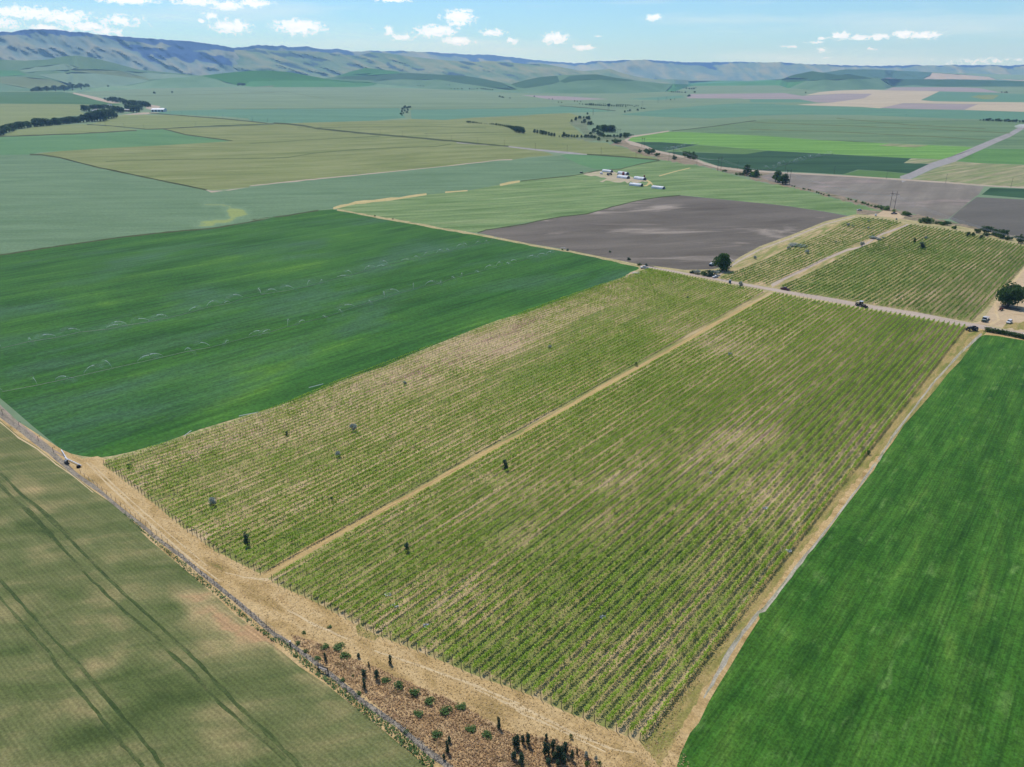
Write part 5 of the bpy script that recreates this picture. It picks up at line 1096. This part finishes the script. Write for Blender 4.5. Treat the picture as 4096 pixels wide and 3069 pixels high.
def polemesh(H):
    a = MB(); a.tube((0, 0, -.5), (0, 0, H), .17, .11, 'pole_wood', 8); c = MB(); c.box((0, 0, H - .6), (2.2, .12, .14), 'pole_wood')
    for x in (-.95, 0, .95): c.tube((x, 0, H - .53), (x, 0, H - .3), .05, .04, 'concrete', 6)
    return a.mesh('pole'), c.mesh('crossarm')
PM, CM_ = polemesh(11.0)
def upole(x, y, lab, grp, rz=0.6):
    r = empty('utility_pole', at(x, y), rz); obj('pole', PM, r); obj('crossarm', CM_, r); return tag(r, lab, 'utility pole', grp)
for i, (x, y) in enumerate(Z('a 850 1017 1000 1031 1160 1041 1370 918 1465 928 1575 1018 1580 938 1680 946 1793 953 1910 966 2030 976 2155 986')): upole(x, y, f'thin utility pole along the far left field road, {ordw(i + 1)} from the left', 'utility poles on the far left road')
for i, (x, y) in enumerate(Z('b 20 973 143 986 282 992 413 1005 566 1034 718 1052 878 1069 1048 1086 1229 1102 1422 1119 1620 1139 1833 1158 2047 1179 | g 285 401 540 416 813 438 1093 466 1357 491 1582 526')): upole(x, y, f'utility pole along the dark field road at center, {ordw(i + 1)} from the left', 'utility poles on the center road')
for i, (x, y) in enumerate(Z('g 1910 556 | h 283 580 678 601 1100 639 1578 673 2105 706')): upole(x, y, f'utility pole along the road past the light plowed field, {ordw(i + 1)} from the left', 'utility poles by the light plowed field', .2)

FRAMES = []
def hframe(x0, y0, x1, y1, lab, H=None):
    a = at(x0, y0); b_ = at(x1, y1); mid = (a + b_) / 2; W = max(4.2, min(7, (b_ - a).length)); rz = math.atan2(b_.y - a.y, b_.x - a.x); H = H or 19.0
    r = empty('transmission_pole', mid, rz)
    for s_ in (-1, 1):
        m = MB(); m.tube((s_ * W / 2, 0, -.6), (s_ * W / 2, 0, H), .24, .16, 'pole_wood', 8); m.build('leg', r)
    m = MB(); m.box((0, .2, H - 2.6), (W * 2.0, .2, .28), 'pole_wood'); m.build('crossarm', r)
    m = MB(); m.tube((-W / 2, .1, H * .62), (W / 2, .1, H * .44), .09, .09, 'pole_wood', 6); m.tube((-W / 2, .1, H - 2.7), (0, .1, H - 4.2), .07, .07, 'pole_wood', 6); m.tube((W / 2, .1, H - 2.7), (0, .1, H - 4.2), .07, .07, 'pole_wood', 6); m.build('brace', r)
    for s_ in (-1, 0, 1):
        m = MB(); m.tube((s_ * W * .92, .2, H - 2.75), (s_ * W * .92, .2, H - 4.3), .12, .12, 'plastic_white', 7); m.build('insulator', r)
    FRAMES.append((mid, rz, W, H)); return tag(r, lab, 'power pole', 'two legged power poles of the transmission line')
hframe(3557, 842, 3575, 845, 'nearest two legged wooden power pole standing on the sandy mound')
for spec, lb, H in [('h 293 686 313 688', 'two legged power pole beside the pair of bank trees', 19), ('g 1751 570 1774 571', 'two legged power pole beside the tall oval tree', 19), ('g 1387 455 1408 460', 'two legged power pole right of the creek bank bushes', 19), ('g 1140 377 1159 379', 'two legged power pole in front of the bright green field corner', 17),
                    ('g 945 296 965 298', 'two legged power pole above the creek thicket', 17), ('c 743 926 754 928', 'two legged power pole beyond the upper creek trees', 17), ('c 866 896 876 897', 'two legged power pole near the far dotted tree row', 17), ('c 1140 852 1149 853', 'small far power pole right of the dotted tree rows', 17), ('c 1268 828 1275 828', 'farthest power pole but one in the valley', 17), ('c 1334 812 1340 812', 'farthest tiny power pole in the valley', 17)]:
    (x0, y0), (x1, y1) = Z(spec); hframe(x0, y0, x1, y1, lb, H)
def cables(A, B, lab, rad=.055):
    for s_ in (-1, 0, 1):
        p = [Vector((math.cos(rz) * s_ * W * .92, math.sin(rz) * s_ * W * .92, H - 4.4)) + mid for mid, rz, W, H in (A, B)]
        m = MB(); n = 18; L = (p[1] - p[0]).length; pr = None
        for k in range(n + 1):
            t = k / n; q = p[0].lerp(p[1], t) - p[0] - Vector((0, 0, L * .028 * 4 * t * (1 - t)))
            if pr is not None: m.tube(pr, q, rad, rad, 'wire', 4, False)
            pr = q
        tag(m.build('power_cable', None, p[0]), lab + {-1: ', left of three', 0: ', middle of three', 1: ', right of three'}[s_], 'power cable', 'cables of the transmission line')
far_end = at(4700, 1165)
cables(FRAMES[0], (far_end, FRAMES[0][1], FRAMES[0][2], 19), 'sagging cable over the grey plowed field')
cables(FRAMES[0], FRAMES[1], 'cable over the light plowed field'); cables(FRAMES[1], FRAMES[2], 'cable from the bank trees to the oval tree'); cables(FRAMES[2], FRAMES[3], 'cable over the dark green field')

# ------------------------------------------------------------------ buildings
def place(name, p0, p1, lab, cat, grp=None):
    a = at(*p0); b_ = at(*p1); r = empty(name, (a + b_) / 2, math.atan2(b_.y - a.y, b_.x - a.x)); tag(r, lab, cat, grp); return r, (b_ - a).length
def hoop(p0, p1, lab):
    r, L = place('hoop_shed', p0, p1, lab, 'hoop shed', 'white hoop sheds in the pale field'); W = L * .38; H = W * .52; n = 12
    m = MB(); th = .12
    for (ra, rb) in ((1, 1),):
        P = []; 
        for x in (-L / 2, L / 2):
            for sc_ in (1.0, .95):
                for k in range(n + 1):
                    t = math.pi * k / n; P.append((x, -math.cos(t) * W / 2 * sc_, math.sin(t) ** .85 * H * sc_))
        q = n + 1; F = []
        for k in range(n):
            F += [(k, k + 1, 2 * q + k + 1, 2 * q + k), (q + k + 1, q + k, 3 * q + k, 3 * q + k + 1), (k + 1, k, q + k, q + k + 1), (2 * q + k, 2 * q + k + 1, 3 * q + k + 1, 3 * q + k)]
        m.add(P, F, 'shed_white')
    m.build('shell', r)
    m = MB()
    for k in range(9):
        x = -L / 2 + L * (k + .5) / 9
        for j in range(n): 
            t0, t1 = math.pi * j / n, math.pi * (j + 1) / n
            m.tube((x, -math.cos(t0) * W / 2 * 1.005, math.sin(t0) ** .85 * H * 1.005), (x, -math.cos(t1) * W / 2 * 1.005, math.sin(t1) ** .85 * H * 1.005), .05, .05, 'steel', 4, False)
    m.build('hoops', r)
    m = MB(); P = [(-L / 2 + .3, 0, 0)] + [(-L / 2 + .3, -math.cos(math.pi * k / n) * W / 2 * .94, math.sin(math.pi * k / n) ** .85 * H * .94) for k in range(n + 1)]
    m.add(P, [tuple(range(1, len(P)))], 'shed_dark'); m.box((0, 0, .05), (L * .98, W * .9, .1), 'shed_dark'); m.build('end_wall', r)  # inner end and floor coloured dark to stand for the shaded interior
def z3(*v): return [(2250 + v[i] / 4.424, 640 + v[i + 1] / 4.424) for i in range(0, len(v), 2)]
for v, lb in [((722, 206, 872, 222), 'white hoop shed at the back left of the six'), ((1000, 243, 1152, 264), 'white hoop shed at the back beside the red tank'), ((988, 312, 1165, 333), 'white hoop shed in front of the red tank'), ((1288, 334, 1456, 358), 'white hoop shed where the pale tracks begin'),
              ((1200, 449, 1405, 469), 'white hoop shed standing left in the front pair'), ((1594, 496, 1795, 518), 'white hoop shed standing right in the front pair')]:
    hoop(*z3(*v), lb)
def gable(name, p0, p1, wid, wall_h, roof_h, wallm, roofm, lab, cat, doors=2):
    r, L = place(name, p0, p1, lab, cat); m = MB(); y0, y1 = 0, wid
    m.box((0, wid / 2, wall_h / 2), (L, wid, wall_h), wallm); m.build('wall', r)
    m = MB(); e = .35
    for s_ in (0, 1):
        P = []
        yo = -e if s_ == 0 else wid + e
        P = [(-L / 2 - e, yo, wall_h - .12), (L / 2 + e, yo, wall_h - .12), (L / 2 + e, wid / 2, wall_h + roof_h), (-L / 2 - e, wid / 2, wall_h + roof_h)]
        P += [(x, y, z + .18) for x, y, z in P]
        m.add(P, [(0, 1, 2, 3), (7, 6, 5, 4), (0, 4, 5, 1), (1, 5, 6, 2), (2, 6, 7, 3), (3, 7, 4, 0)], roofm)
    for x in (-L / 2 + .02, L / 2 - .02): m.add([(x, 0, wall_h), (x, wid, wall_h), (x, wid / 2, wall_h + roof_h)], [(0, 1, 2)], wallm)
    m.build('roof', r)
    for k in range(doors):
        m = MB(); m.box((-L / 2 + L * (k + .5) / doors, -.03, wall_h * .42), (L / doors * .4, .06, wall_h * .7), 'shed_dark'); m.build('door', r)
def z5(*v): return [(v[i] / 3.16, 360 + v[i + 1] / 3.16) for i in range(0, len(v), 2)]
gable('barn', *z5(1912, 277, 2072, 277), 22, 6.5, 4.0, 'shed_white', 'shed_white', 'long white metal barn right of the farm grove', 'barn', 4)
gable('farmhouse', *z5(1204, 272, 1256, 270), 10, 3.6, 3.2, 'wall_white', 'roof_grey', 'white farmhouse tucked among the dark trees', 'house', 2)
gable('garage', *z5(1172, 276, 1196, 275), 8, 3, 2, 'wall_white', 'roof_grey', 'small white outbuilding left of the farmhouse', 'garage', 1)
gable('machine_shed', *z5(1562, 274, 1640, 276), 14, 4.5, 2.5, 'wall_brown', 'roof_grey', 'grey roofed brown machine shed under the grove', 'shed', 3)
gable('grain_shed', *z5(1360, 196, 1388, 198), 8, 3, 1.6, 'wall_white', 'roof_grey', 'small pale shed by the dark green far field', 'shed', 1)

# ------------------------------------------------------------------ vehicles
def wheels(r, xs, y, rad, wd=.26, names='wheel'):
    for x in xs:
        for s_ in (-1, 1):
            m = MB(); m.tube((x, s_ * y - wd / 2, rad), (x, s_ * y + wd / 2, rad), rad, rad, 'tyre', 14); w_ = m.build(names, r)
            m = MB(); m.tube((x, s_ * y - wd / 2 - .015, rad), (x, s_ * y + wd / 2 + .015, rad), rad * .55, rad * .55, 'steel', 10); m.build('rim', w_)
SHAPES = dict(
    pickup=([(-2.85, .5), (2.75, .5), (2.85, .8), (2.75, 1.05), (1.45, 1.18), (-2.85, 1.15)], [(-.95, 1.15), (1.5, 1.17), (.75, 1.78), (-.75, 1.82)], [(-.80, 1.80), (.78, 1.76), (.6, 1.9), (-.65, 1.92)], (1.85, -1.85), 1.95),
    suv=([(-2.35, .42), (2.2, .42), (2.35, .78), (2.2, 1.0), (1.05, 1.1), (-2.35, 1.08)], [(-2.3, 1.07), (1.15, 1.09), (.45, 1.68), (-2.05, 1.72)], [(-2.1, 1.7), (.5, 1.66), (.3, 1.8), (-1.95, 1.83)], (1.45, -1.45), 1.9),
    van=([(-2.6, .42), (2.3, .42), (2.45, .85), (2.3, 1.1), (1.7, 1.2), (-2.6, 1.2)], [(-2.55, 1.19), (1.75, 1.2), (1.05, 1.85), (-2.45, 1.95)], [(-2.5, 1.92), (1.1, 1.83), (.9, 2.02), (-2.35, 2.06)], (1.55, -1.6), 1.95),
    sedan=([(-2.3, .38), (2.2, .38), (2.3, .7), (2.1, .9), (.95, 1.0), (-1.5, 1.0), (-2.3, .95)], [(-1.6, .98), (1.05, .99), (.35, 1.38), (-.95, 1.42)], [(-1.0, 1.4), (.4, 1.36), (.25, 1.47), (-.85, 1.5)], (1.4, -1.35), 1.8))
def car(name, kind, paint, p0, p1, lab, cat, roof=None, glass='glass', scl=1.0):
    """p0 rear and p1 front of the vehicle on the ground in the photo"""
    r, L = place(name, p0, p1, lab, cat); r.scale = (scl,) * 3
    body, gl, rf, ax, W = SHAPES[kind]
    m = MB(); m.prism(body, -W / 2, W / 2, paint, .06)
    if kind == 'pickup': m.box((-1.85, 0, 1.16), (1.7, W * .8, .05), 'dark_steel')
    m.build('body', r)
    m = MB(); m.prism(gl, -W / 2 + .06, W / 2 - .06, glass, .2); m.build('window', r)
    m = MB(); m.prism(rf, -W / 2 + .24, W / 2 - .24, roof or paint, .04); m.build('roof', r)
    for s_ in (-1, 1):
        m = MB(); m.box((body[2][0] - .04, s_ * W * .36, .82), (.08, .3, .16), 'plastic_white'); m.build('headlight', r)
    wheels(r, ax, W / 2 - .12, .36 if kind != 'pickup' else .4)
car('pickup_truck', 'pickup', 'white_paint', (2594, 1076), (2562, 1074), 'white pickup truck parked at the vineyard corner by the green field', 'pickup truck')
car('van', 'van', 'black_paint', (2838, 1066), (2856, 1060), 'dark van with a pale roof parked left of the round tree', 'van', 'white_paint', 'silver_paint')
car('car', 'sedan', 'white_paint', (2869, 1109), (2853, 1112), 'small white car beside the vine rows below the round tree', 'car')
car('pickup_truck', 'pickup', 'red_paint', (3155, 1163), (3124, 1157), 'dark red pickup truck parked on the farm road', 'pickup truck')
car('car', 'suv', 'white_paint', (4043, 1288), (4029, 1297), 'white car parked on the dry grass of the farmyard', 'car')
car('car', 'sedan', 'silver_paint', (3448, 843), (3427, 843), 'silver car alone in the green field above the vineyard', 'car')
car('car', 'pickup', 'dark_steel', (3584, 857), (3567, 857), 'dark vehicle on the sandy mound below the power pole', 'car')
car('car', 'suv', 'black_paint', (2322, 693), (2330, 692), 'dark vehicle at the field edge left of the hoop sheds', 'car', 'white_paint')

def truck():
    r, L = place('flatbed_truck', (3950, 1270), (3931, 1293), 'flatbed truck with a green white cab at the farmyard entrance', 'truck')
    m = MB(); m.box((-1.2, 0, 1.15), (7.2, 2.4, .22), 'concrete'); m.build('bed', r); m = MB(); m.box((-.6, 0, .8), (8.2, .9, .3), 'dark_steel'); m.build('chassis', r)
    m = MB(); m.prism([(2.5, .6), (4.9, .6), (5.0, 1.3), (4.2, 1.6), (3.9, 2.5), (2.6, 2.55)], -1.1, 1.1, 'green_paint', .1); m.box((3.2, 0, 2.6), (1.3, 1.9, .1), 'white_paint'); m.box((4.55, 0, 1.5), (.8, 1.5, .1), 'white_paint'); c = m.build('cab', r)
    m = MB(); m.prism([(4.0, 1.68), (4.28, 1.66), (4.0, 2.4), (3.85, 2.4)], -.95, .95, 'glass', .05); m.build('windscreen', c)
    wheels(r, (3.9, -2.6, -3.6), 1.0, .5, .35)
truck()
def loader():
    r, L = place('loader_tractor', (3424, 1221), (3462, 1232), 'beige wheel loader with a white roofed cab and front bucket on the road', 'loader'); 
    m = MB(); m.box((-.3, 0, 1.1), (5.4, 1.3, .7), 'dark_steel'); m.build('chassis', r)
    m = MB(); m.prism([(-3.3, 1.3), (-.9, 1.3), (-.9, 2.5), (-3.2, 2.35)], -.95, .95, 'beige_paint', .1); m.build('hood', r)
    m = MB(); m.prism([(-.85, 1.4), (.75, 1.4), (.6, 3.1), (-.75, 3.1)], -.85, .85, 'glass', .12); c = m.build('cab', r)
    for x in (-.78, .66):
        for y in (-.78, .78): m = MB(); m.tube((x, y, 1.4), (x * .95, y * .92, 3.12), .06, .06, 'beige_paint', 6); m.build('pillar', c)
    m = MB(); m.box((-.05, 0, 3.2), (2.0, 2.0, .2), 'white_paint', .85); m.build('roof', c)
    for y in (-.7, .7): m = MB(); m.tube((.6, y, 1.9), (2.6, y, 1.2), .14, .12, 'beige_paint', 6); m.tube((2.6, y, 1.2), (3.6, y, .5), .12, .12, 'dark_steel', 6); m.build('arm', r)
    m = MB(); m.prism([(3.5, .1), (4.5, .05), (4.4, .2), (3.75, .3), (3.6, 1.2), (3.45, 1.1)], -1.3, 1.3, 'dark_steel'); m.build('bucket', r)
    wheels(r, (-2.1, 1.7), 1.05, .8, .55)
loader()
def tractor(name, p0, p1, paint, lab, s=1.0):
    r, L = place(name, p0, p1, lab, 'tractor'); r.scale = (s, s, s)
    m = MB(); m.prism([(-.6, .9), (2.3, .9), (2.35, 1.7), (.2, 1.85), (-.6, 1.6)], -.42, .42, paint, .06); m.build('hood', r)
    m = MB(); m.box((-1.0, 0, .9), (1.6, .9, .5), 'dark_steel'); m.box((-1.1, 0, 1.45), (.6, .6, .12), 'tyre'); m.box((-1.4, 0, 1.7), (.12, .6, .5), 'tyre'); m.build('seat', r)
    for s_ in (-1, 1): m = MB(); m.prism([(-1.9, 1.5), (-.5, 1.5), (-.7, 1.75), (-1.6, 1.8)], s_ * .85 - .25, s_ * .85 + .25, paint); m.build('fender', r)
    m = MB(); m.tube((.0, 0, 1.8), (-.5, 0, 2.05), .03, .03, 'dark_steel', 5); m.tube((1.3, .2, 1.7), (1.3, .2, 2.5), .05, .05, 'dark_steel', 6); m.build('exhaust', r)
    wheels(r, (-1.1,), .9, .85, .5, 'rear_wheel'); wheels(r, (1.9,), .75, .5, .3, 'front_wheel')
tractor('tractor', (3902, 1322), (3873, 1324), 'black_paint', 'black tractor with big rear wheels at the end of the leafy edge row', 1.25)
tractor('tractor', (4006, 1240), (4000, 1244), 'red_paint', 'small dark red tractor at the end of the shaded trailer', .8)
tractor('tractor', (2430, 702), (2444, 701), 'dark_steel', 'dark farm machine left of the hoop sheds', 1.5)
def trailer():
    r, L = place('flatbed_trailer', (4003, 1231), (4079, 1245), 'long dark flatbed trailer in the shade of the farmyard tree', 'trailer'); L = min(L, 13)
    m = MB(); m.box((0, 0, 1.0), (L, 2.3, .2), 'dark_steel'); m.build('deck', r); m = MB(); m.box((0, 0, .75), (L * .9, .5, .3), 'shed_dark'); m.tube((L / 2, 0, .8), (L / 2 + 1.4, 0, .6), .08, .08, 'dark_steel', 6); m.build('frame', r)
    wheels(r, (-L * .3, -L * .2), .95, .45, .3)
trailer()
def toilet():
    r = empty('portable_toilet', at(2919, 1134), .3); m = MB(); m.box((0, 0, 1.1), (1.1, 1.1, 2.1), 'blue_plastic'); m.build('cabin', r)
    m = MB(); m.box((0, 0, 2.22), (1.2, 1.2, .2), 'plastic_white', .7); m.build('roof', r); m = MB(); m.box((0, -.56, 1.05), (.7, .04, 1.8), 'blue_plastic'); d = m.build('door', r)
    m = MB(); m.box((.25, -.6, 1.1), (.06, .05, .2), 'steel'); m.build('handle', d); m = MB(); m.tube((.4, .4, .1), (.4, .4, 2.5), .05, .05, 'dark_steel', 6); m.build('vent', r)
    tag(r, 'blue portable toilet with a white roof at the row ends beside the road', 'portable toilet')
toilet()
def tank(name, x, y, h, rad, mat, lab):
    r = empty(name, at(x, y)); m = MB(); m.tube((0, 0, .5), (0, 0, h), rad, rad, mat, 14); m.tube((0, 0, h), (0, 0, h + rad * .35), rad, rad * .15, mat, 14); m.build('body', r)
    for k in range(4): m = MB(); t = k * 1.57 + .78; m.tube((math.cos(t) * rad * .8, math.sin(t) * rad * .8, 0), (math.cos(t) * rad * .8, math.sin(t) * rad * .8, .6), .08, .08, 'dark_steel', 5); m.build('leg', r)
    tag(r, lab, 'tank')
tank('feed_tank', 2493, 703, 4.2, 1.6, 'rust_red', 'rust red feed tank between two hoop sheds'); tank('feed_tank', 2577, 712, 3.2, 1.0, 'rust_red', 'small red tank peeking over the shed at the pale tracks')
tank('water_tank', 3502, 866, 2.0, .9, 'plastic_white', 'small white water tank at the corner of the green field'); tank('water_tank', 2405, 697, 2.2, 1.9, 'white_paint', 'squat white dome left of the hoop sheds')
tank('feed_tank', 2471, 704, 2.0, .8, 'dark_steel', 'dark drum at the corner of a hoop shed')
tank('pump_tank', 3384, 927, 2.6, 2.2, 'plastic_white', 'white tank alone in the far right field') if 0 else None
m = MB(); m.box((0, 0, .15), (5.5, 3.2, .36), 'concrete'); m.box((-.4, .2, .37), (4.2, 2.2, .08), 'concrete'); tag(m.build('concrete_pad', None, at(2546, 1093), .4), 'pale concrete slab at the corner of the dark green field', 'slab')
m = MB(); m.tube((0, 0, -.2), (.3, 0, 4.2), .1, .08, 'post_wood', 7); m.box((.3, 0, 4.2), (.5, .1, .1), 'post_wood'); tag(m.build('yard_post', None, at(4066, 1231)), 'single wooden post behind the trailer in the farmyard', 'post')
# white plastic scraps
for x, y, lb in [(2838, 1893, 'crumpled white plastic sheet among the middle right vine rows'), (3062, 2035, 'white plastic scrap between the right vine rows'), (3157, 2205, 'white plastic scrap by the edge row along the lane'), (1550, 2381, 'white scrap in the lower middle vine rows'), (1580, 2425, 'pale scrap on the grass of the lower rows'), (1705, 2505, 'pale rubbish heap near the lower end posts'), (2414, 2471, 'white scrap in the lower center rows')]:
    k = 26; a = rng.uniform(0, 6.28, k); rr = rng.uniform(.1, 1.0, k) ** .6 * .9; C = np.stack([np.cos(a) * rr, np.sin(a) * rr * .7, rng.uniform(.05, .35, k)], 1); V, F = quads(C, .5, .5)
    tag(obj('plastic_sheet', mesh_np('plastic_sheet', V, F, 'plastic_white'), None, at(x, y)), lb, 'plastic sheet', 'plastic scraps in the vineyard')

# ------------------------------------------------------------------ irrigation
def jet(seed):
    r_ = random.Random(seed); out = []
    for nm, mat, r0, r1, e, rng_ in (('water_jet', 'jet_core', .05, .16, .6, 9), ('spray', 'mist', .2, 1.3, 1.0, 10)):
        P, F = [], []; n, k = 14, 8; ap = r_.uniform(1.4, 2.6)
        for i in range(n + 1):
            t = i / n * e; x = rng_ * t; z = 1.1 + ap * 4 * t * (1 - t) * .9 - t * 1.0; rad = r0 + (r1 - r0) * (i / n) ** 1.2
            for j in range(k):
                a = 6.283 * j / k; s_ = rad * r_.uniform(.8, 1.2); P.append((x, math.cos(a) * s_ * .7, z + math.sin(a) * s_))
        for i in range(n):
            for j in range(k): F.append((i * k + j, i * k + (j + 1) % k, (i + 1) * k + (j + 1) % k, (i + 1) * k + j))
        out.append((nm, mesh_np(nm, P, F, mat, smooth=True)))
    return out
JETS = [jet(k) for k in range(4)]
m = MB(); m.tube((0, 0, 0), (0, 0, 1.1), .04, .03, 'steel', 6); m.tube((0, 0, 1.1), (.3, 0, 1.25), .04, .03, 'steel', 6); RISER = m.mesh('riser')
def sprinkler(x, y, lab, grp):
    r = empty('sprinkler', at(x, y), random.uniform(0, 6.28)); obj('riser', RISER, r)
    for nm, me in random.choice(JETS): obj(nm, me, r)
    tag(r, lab, 'sprinkler', grp)
def pipe(name, pts, rad, mat, lab, z=.35):
    P = lift(pts); P[:, 2] += z; m = MB()
    for a, b_ in zip(P[:-1], P[1:]): m.tube(a - P[0], b_ - P[0], rad, rad, mat, 8)
    tag(m.build(name, None, P[0]), lab, 'pipe')
L1 = Z('k 10 792 230 740 450 707 645 662 860 640 1020 608 1200 580 1350 550 1520 507 1665 465 1850 430 1955 392 2100 360 | l 85 562 217 542 350 522 462 496 585 464 700 434 820 402 920 372 1020 347 1110 320 1218 297 1318 274 1400 255 1500 236 1575 216 1660 192 1745 177 1815 162 1890 147 1945 132 2018 118')
L2 = Z('k 20 1142 300 1090 450 1058 680 1006 900 955 1110 910 1310 864 1490 822 1690 786 1840 746 2005 702 | l 165 862 305 820 440 785 580 750 715 706 840 664 955 627 1085 590 1200 552 1315 519 1410 492 1535 467 1620 434 1710 409 1810 387 1887 364 1980 340 2060 320 2145 299 | i 215 277 300 257 372 242 480 205')
for i, (x, y) in enumerate(L1): sprinkler(x, y, f'sprinkler throwing a white water arc in the farther line, {ordw(i + 1)} from the left', 'sprinklers of the farther irrigation line')
for i, (x, y) in enumerate(L2): sprinkler(x, y, f'sprinkler throwing a white water arc in the nearer line, {ordw(i + 1)} from the left', 'sprinklers of the nearer irrigation line')
pipe('irrigation_pipe', L1, .06, 'steel', 'thin metal pipe feeding the farther sprinkler line', .12); pipe('irrigation_pipe', L2, .06, 'steel', 'thin metal pipe feeding the nearer sprinkler line', .12)
pipe('irrigation_pipe', [(247, 1805), (272, 1847)], .17, 'white_paint', 'white pipe sloping up from the pump at the ditch corner', .5); pipe('irrigation_pipe', [(260, 1836), (327, 1868)], .17, 'white_paint', 'white pipe running right from the pump at the ditch corner', .5)
pipe('irrigation_pipe', [(738, 1752), (766, 1731)], .12, 'plastic_white', 'short white pipe at the vineyard edge nearest the corner', .8); pipe('irrigation_pipe', [(957, 1672), (1038, 1656)], .12, 'plastic_white', 'longer white pipe laid along the outermost vine row', .8); pipe('irrigation_pipe', [(1236, 1558), (1293, 1543)], .12, 'plastic_white', 'white pipe farther up along the outermost vine row', .8)
pipe('irrigation_pipe', [(2918, 1034), (2939, 1050)], .16, 'concrete', 'pale pipe right of the large round tree', .4)
def pump():
    r = empty('pump', at(268, 1855), -.6); m = MB(); m.box((0, 0, .35), (2.0, 1.0, .3), 'dark_steel'); m.build('base', r)
    m = MB(); m.tube((-.8, 0, .9), (.5, 0, .9), .42, .42, 'steel', 12); m.build('motor', r); m = MB(); m.tube((.7, 0, .4), (.7, 0, 1.6), .18, .18, 'dark_steel', 8); m.tube((.7, 0, 1.6), (1.3, 0, 1.6), .16, .16, 'dark_steel', 8); m.build('valve', r)
    tag(r, 'grey irrigation pump on its base at the ditch corner', 'pump')
pump()
m = MB(); m.tube((0, 0, 0), (0, 0, .7), .7, .62, 'tyre', 12); m.tube((0, 0, .7), (0, 0, .76), .5, .5, 'shed_dark', 12); tag(m.build('sump', None, at(315, 1870)), 'black round sump under the white pipe end', 'sump')
for i, (x, y) in enumerate([(77, 1706), (154, 1763), (214, 1808), (10, 1655)]):
    m = MB(); m.tube((0, 0, 0), (0, 0, 1.7), .07, .07, 'rust_red' if 0 else 'dark_steel', 7); m.tube((0, 0, 1.7), (.7, .1, 1.75), .07, .07, 'dark_steel', 7); m.tube((.7, .1, 1.75), (.75, .1, 1.3), .06, .06, 'dark_steel', 7)
    tag(m.build('standpipe', None, at(x, y), .8), 'bent dark standpipe on the bare ditch bank, ' + ['second', 'third', 'nearest the white pipes', 'first'][i] + (' from the left' if i != 2 else ''), 'standpipe', 'standpipes on the ditch bank')
def wheel_line(spec, lab, n=14):
    P = lift(Z(spec)); root = empty('wheel_line', P[0]); m = MB(); q = np.r_[0, np.cumsum(np.linalg.norm(np.diff(P, axis=0), axis=1))]
    for a, b_ in zip(P[:-1], P[1:]): m.tube(a - P[0] + (0, 0, 1.0), b_ - P[0] + (0, 0, 1.0), .12, .12, 'steel', 6)
    m.build('pipe', root); d = Vector(P[-1] - P[0]).normalized()
    wb = MB()
    for k in range(10):
        t0, t1 = k * .628, (k + 1) * .628; wb.tube((0, math.cos(t0), math.sin(t0) + 1), (0, math.cos(t1), math.sin(t1) + 1), .06, .06, 'steel', 4, False); wb.tube((0, 0, 1), (0, math.cos(t0), math.sin(t0) + 1), .03, .03, 'steel', 4, False)
    wm_ = wb.mesh('wheel')
    for k in range(n):
        p = np.array([np.interp(q[-1] * (k + .5) / n, q, P[:, j]) for j in range(3)]) - P[0]
        o = obj('wheel', wm_, root, p, math.atan2(d.y, d.x)); 
        for nm, me in JETS[k % 4]:
            o = obj(nm, me, root, p + (0, 0, .6), random.uniform(0, 6.28)); o.scale = (1.1, 1.6, 1.6)
    tag(root, lab, 'irrigation line')
wheel_line('h 135 570 300 518 480 475 600 452 680 435', 'wheel line irrigation spraying across the dark green right field', 16)
wheel_line('g 1325 412 1440 385 1595 358', 'wheel line irrigation spraying between dark and olive fields', 12)
# dust raised on the gravel road
dm = bpy.data.materials.new('dust'); dm.use_nodes = True; dn = dm.node_tree; dn.nodes.clear(); do_ = dn.nodes.new('ShaderNodeOutputMaterial'); dv_ = dn.nodes.new('ShaderNodeVolumePrincipled')
dv_.inputs['Color'].default_value = (.95, .93, .9, 1); dv_.inputs['Density'].default_value = .09; dn.links.new(dv_.outputs[0], do_.inputs['Volume']); FM['dust'] = dm
V0, F0 = ico(3); V0 = V0 * (1 + .5 * (fbm(V0[:, 0] * 2 + 5, V0[:, 1] * 2 + V0[:, 2] * 2, 3, 9) - .5))[:, None] * (16, 10, 5.5) + (0, 0, 3)
tag(obj('dust_cloud', mesh_np('dust_cloud', V0, F0, 'dust', smooth=True), None, at(4088, 512)), 'pale dust cloud on the gravel road at the right edge', 'dust cloud')
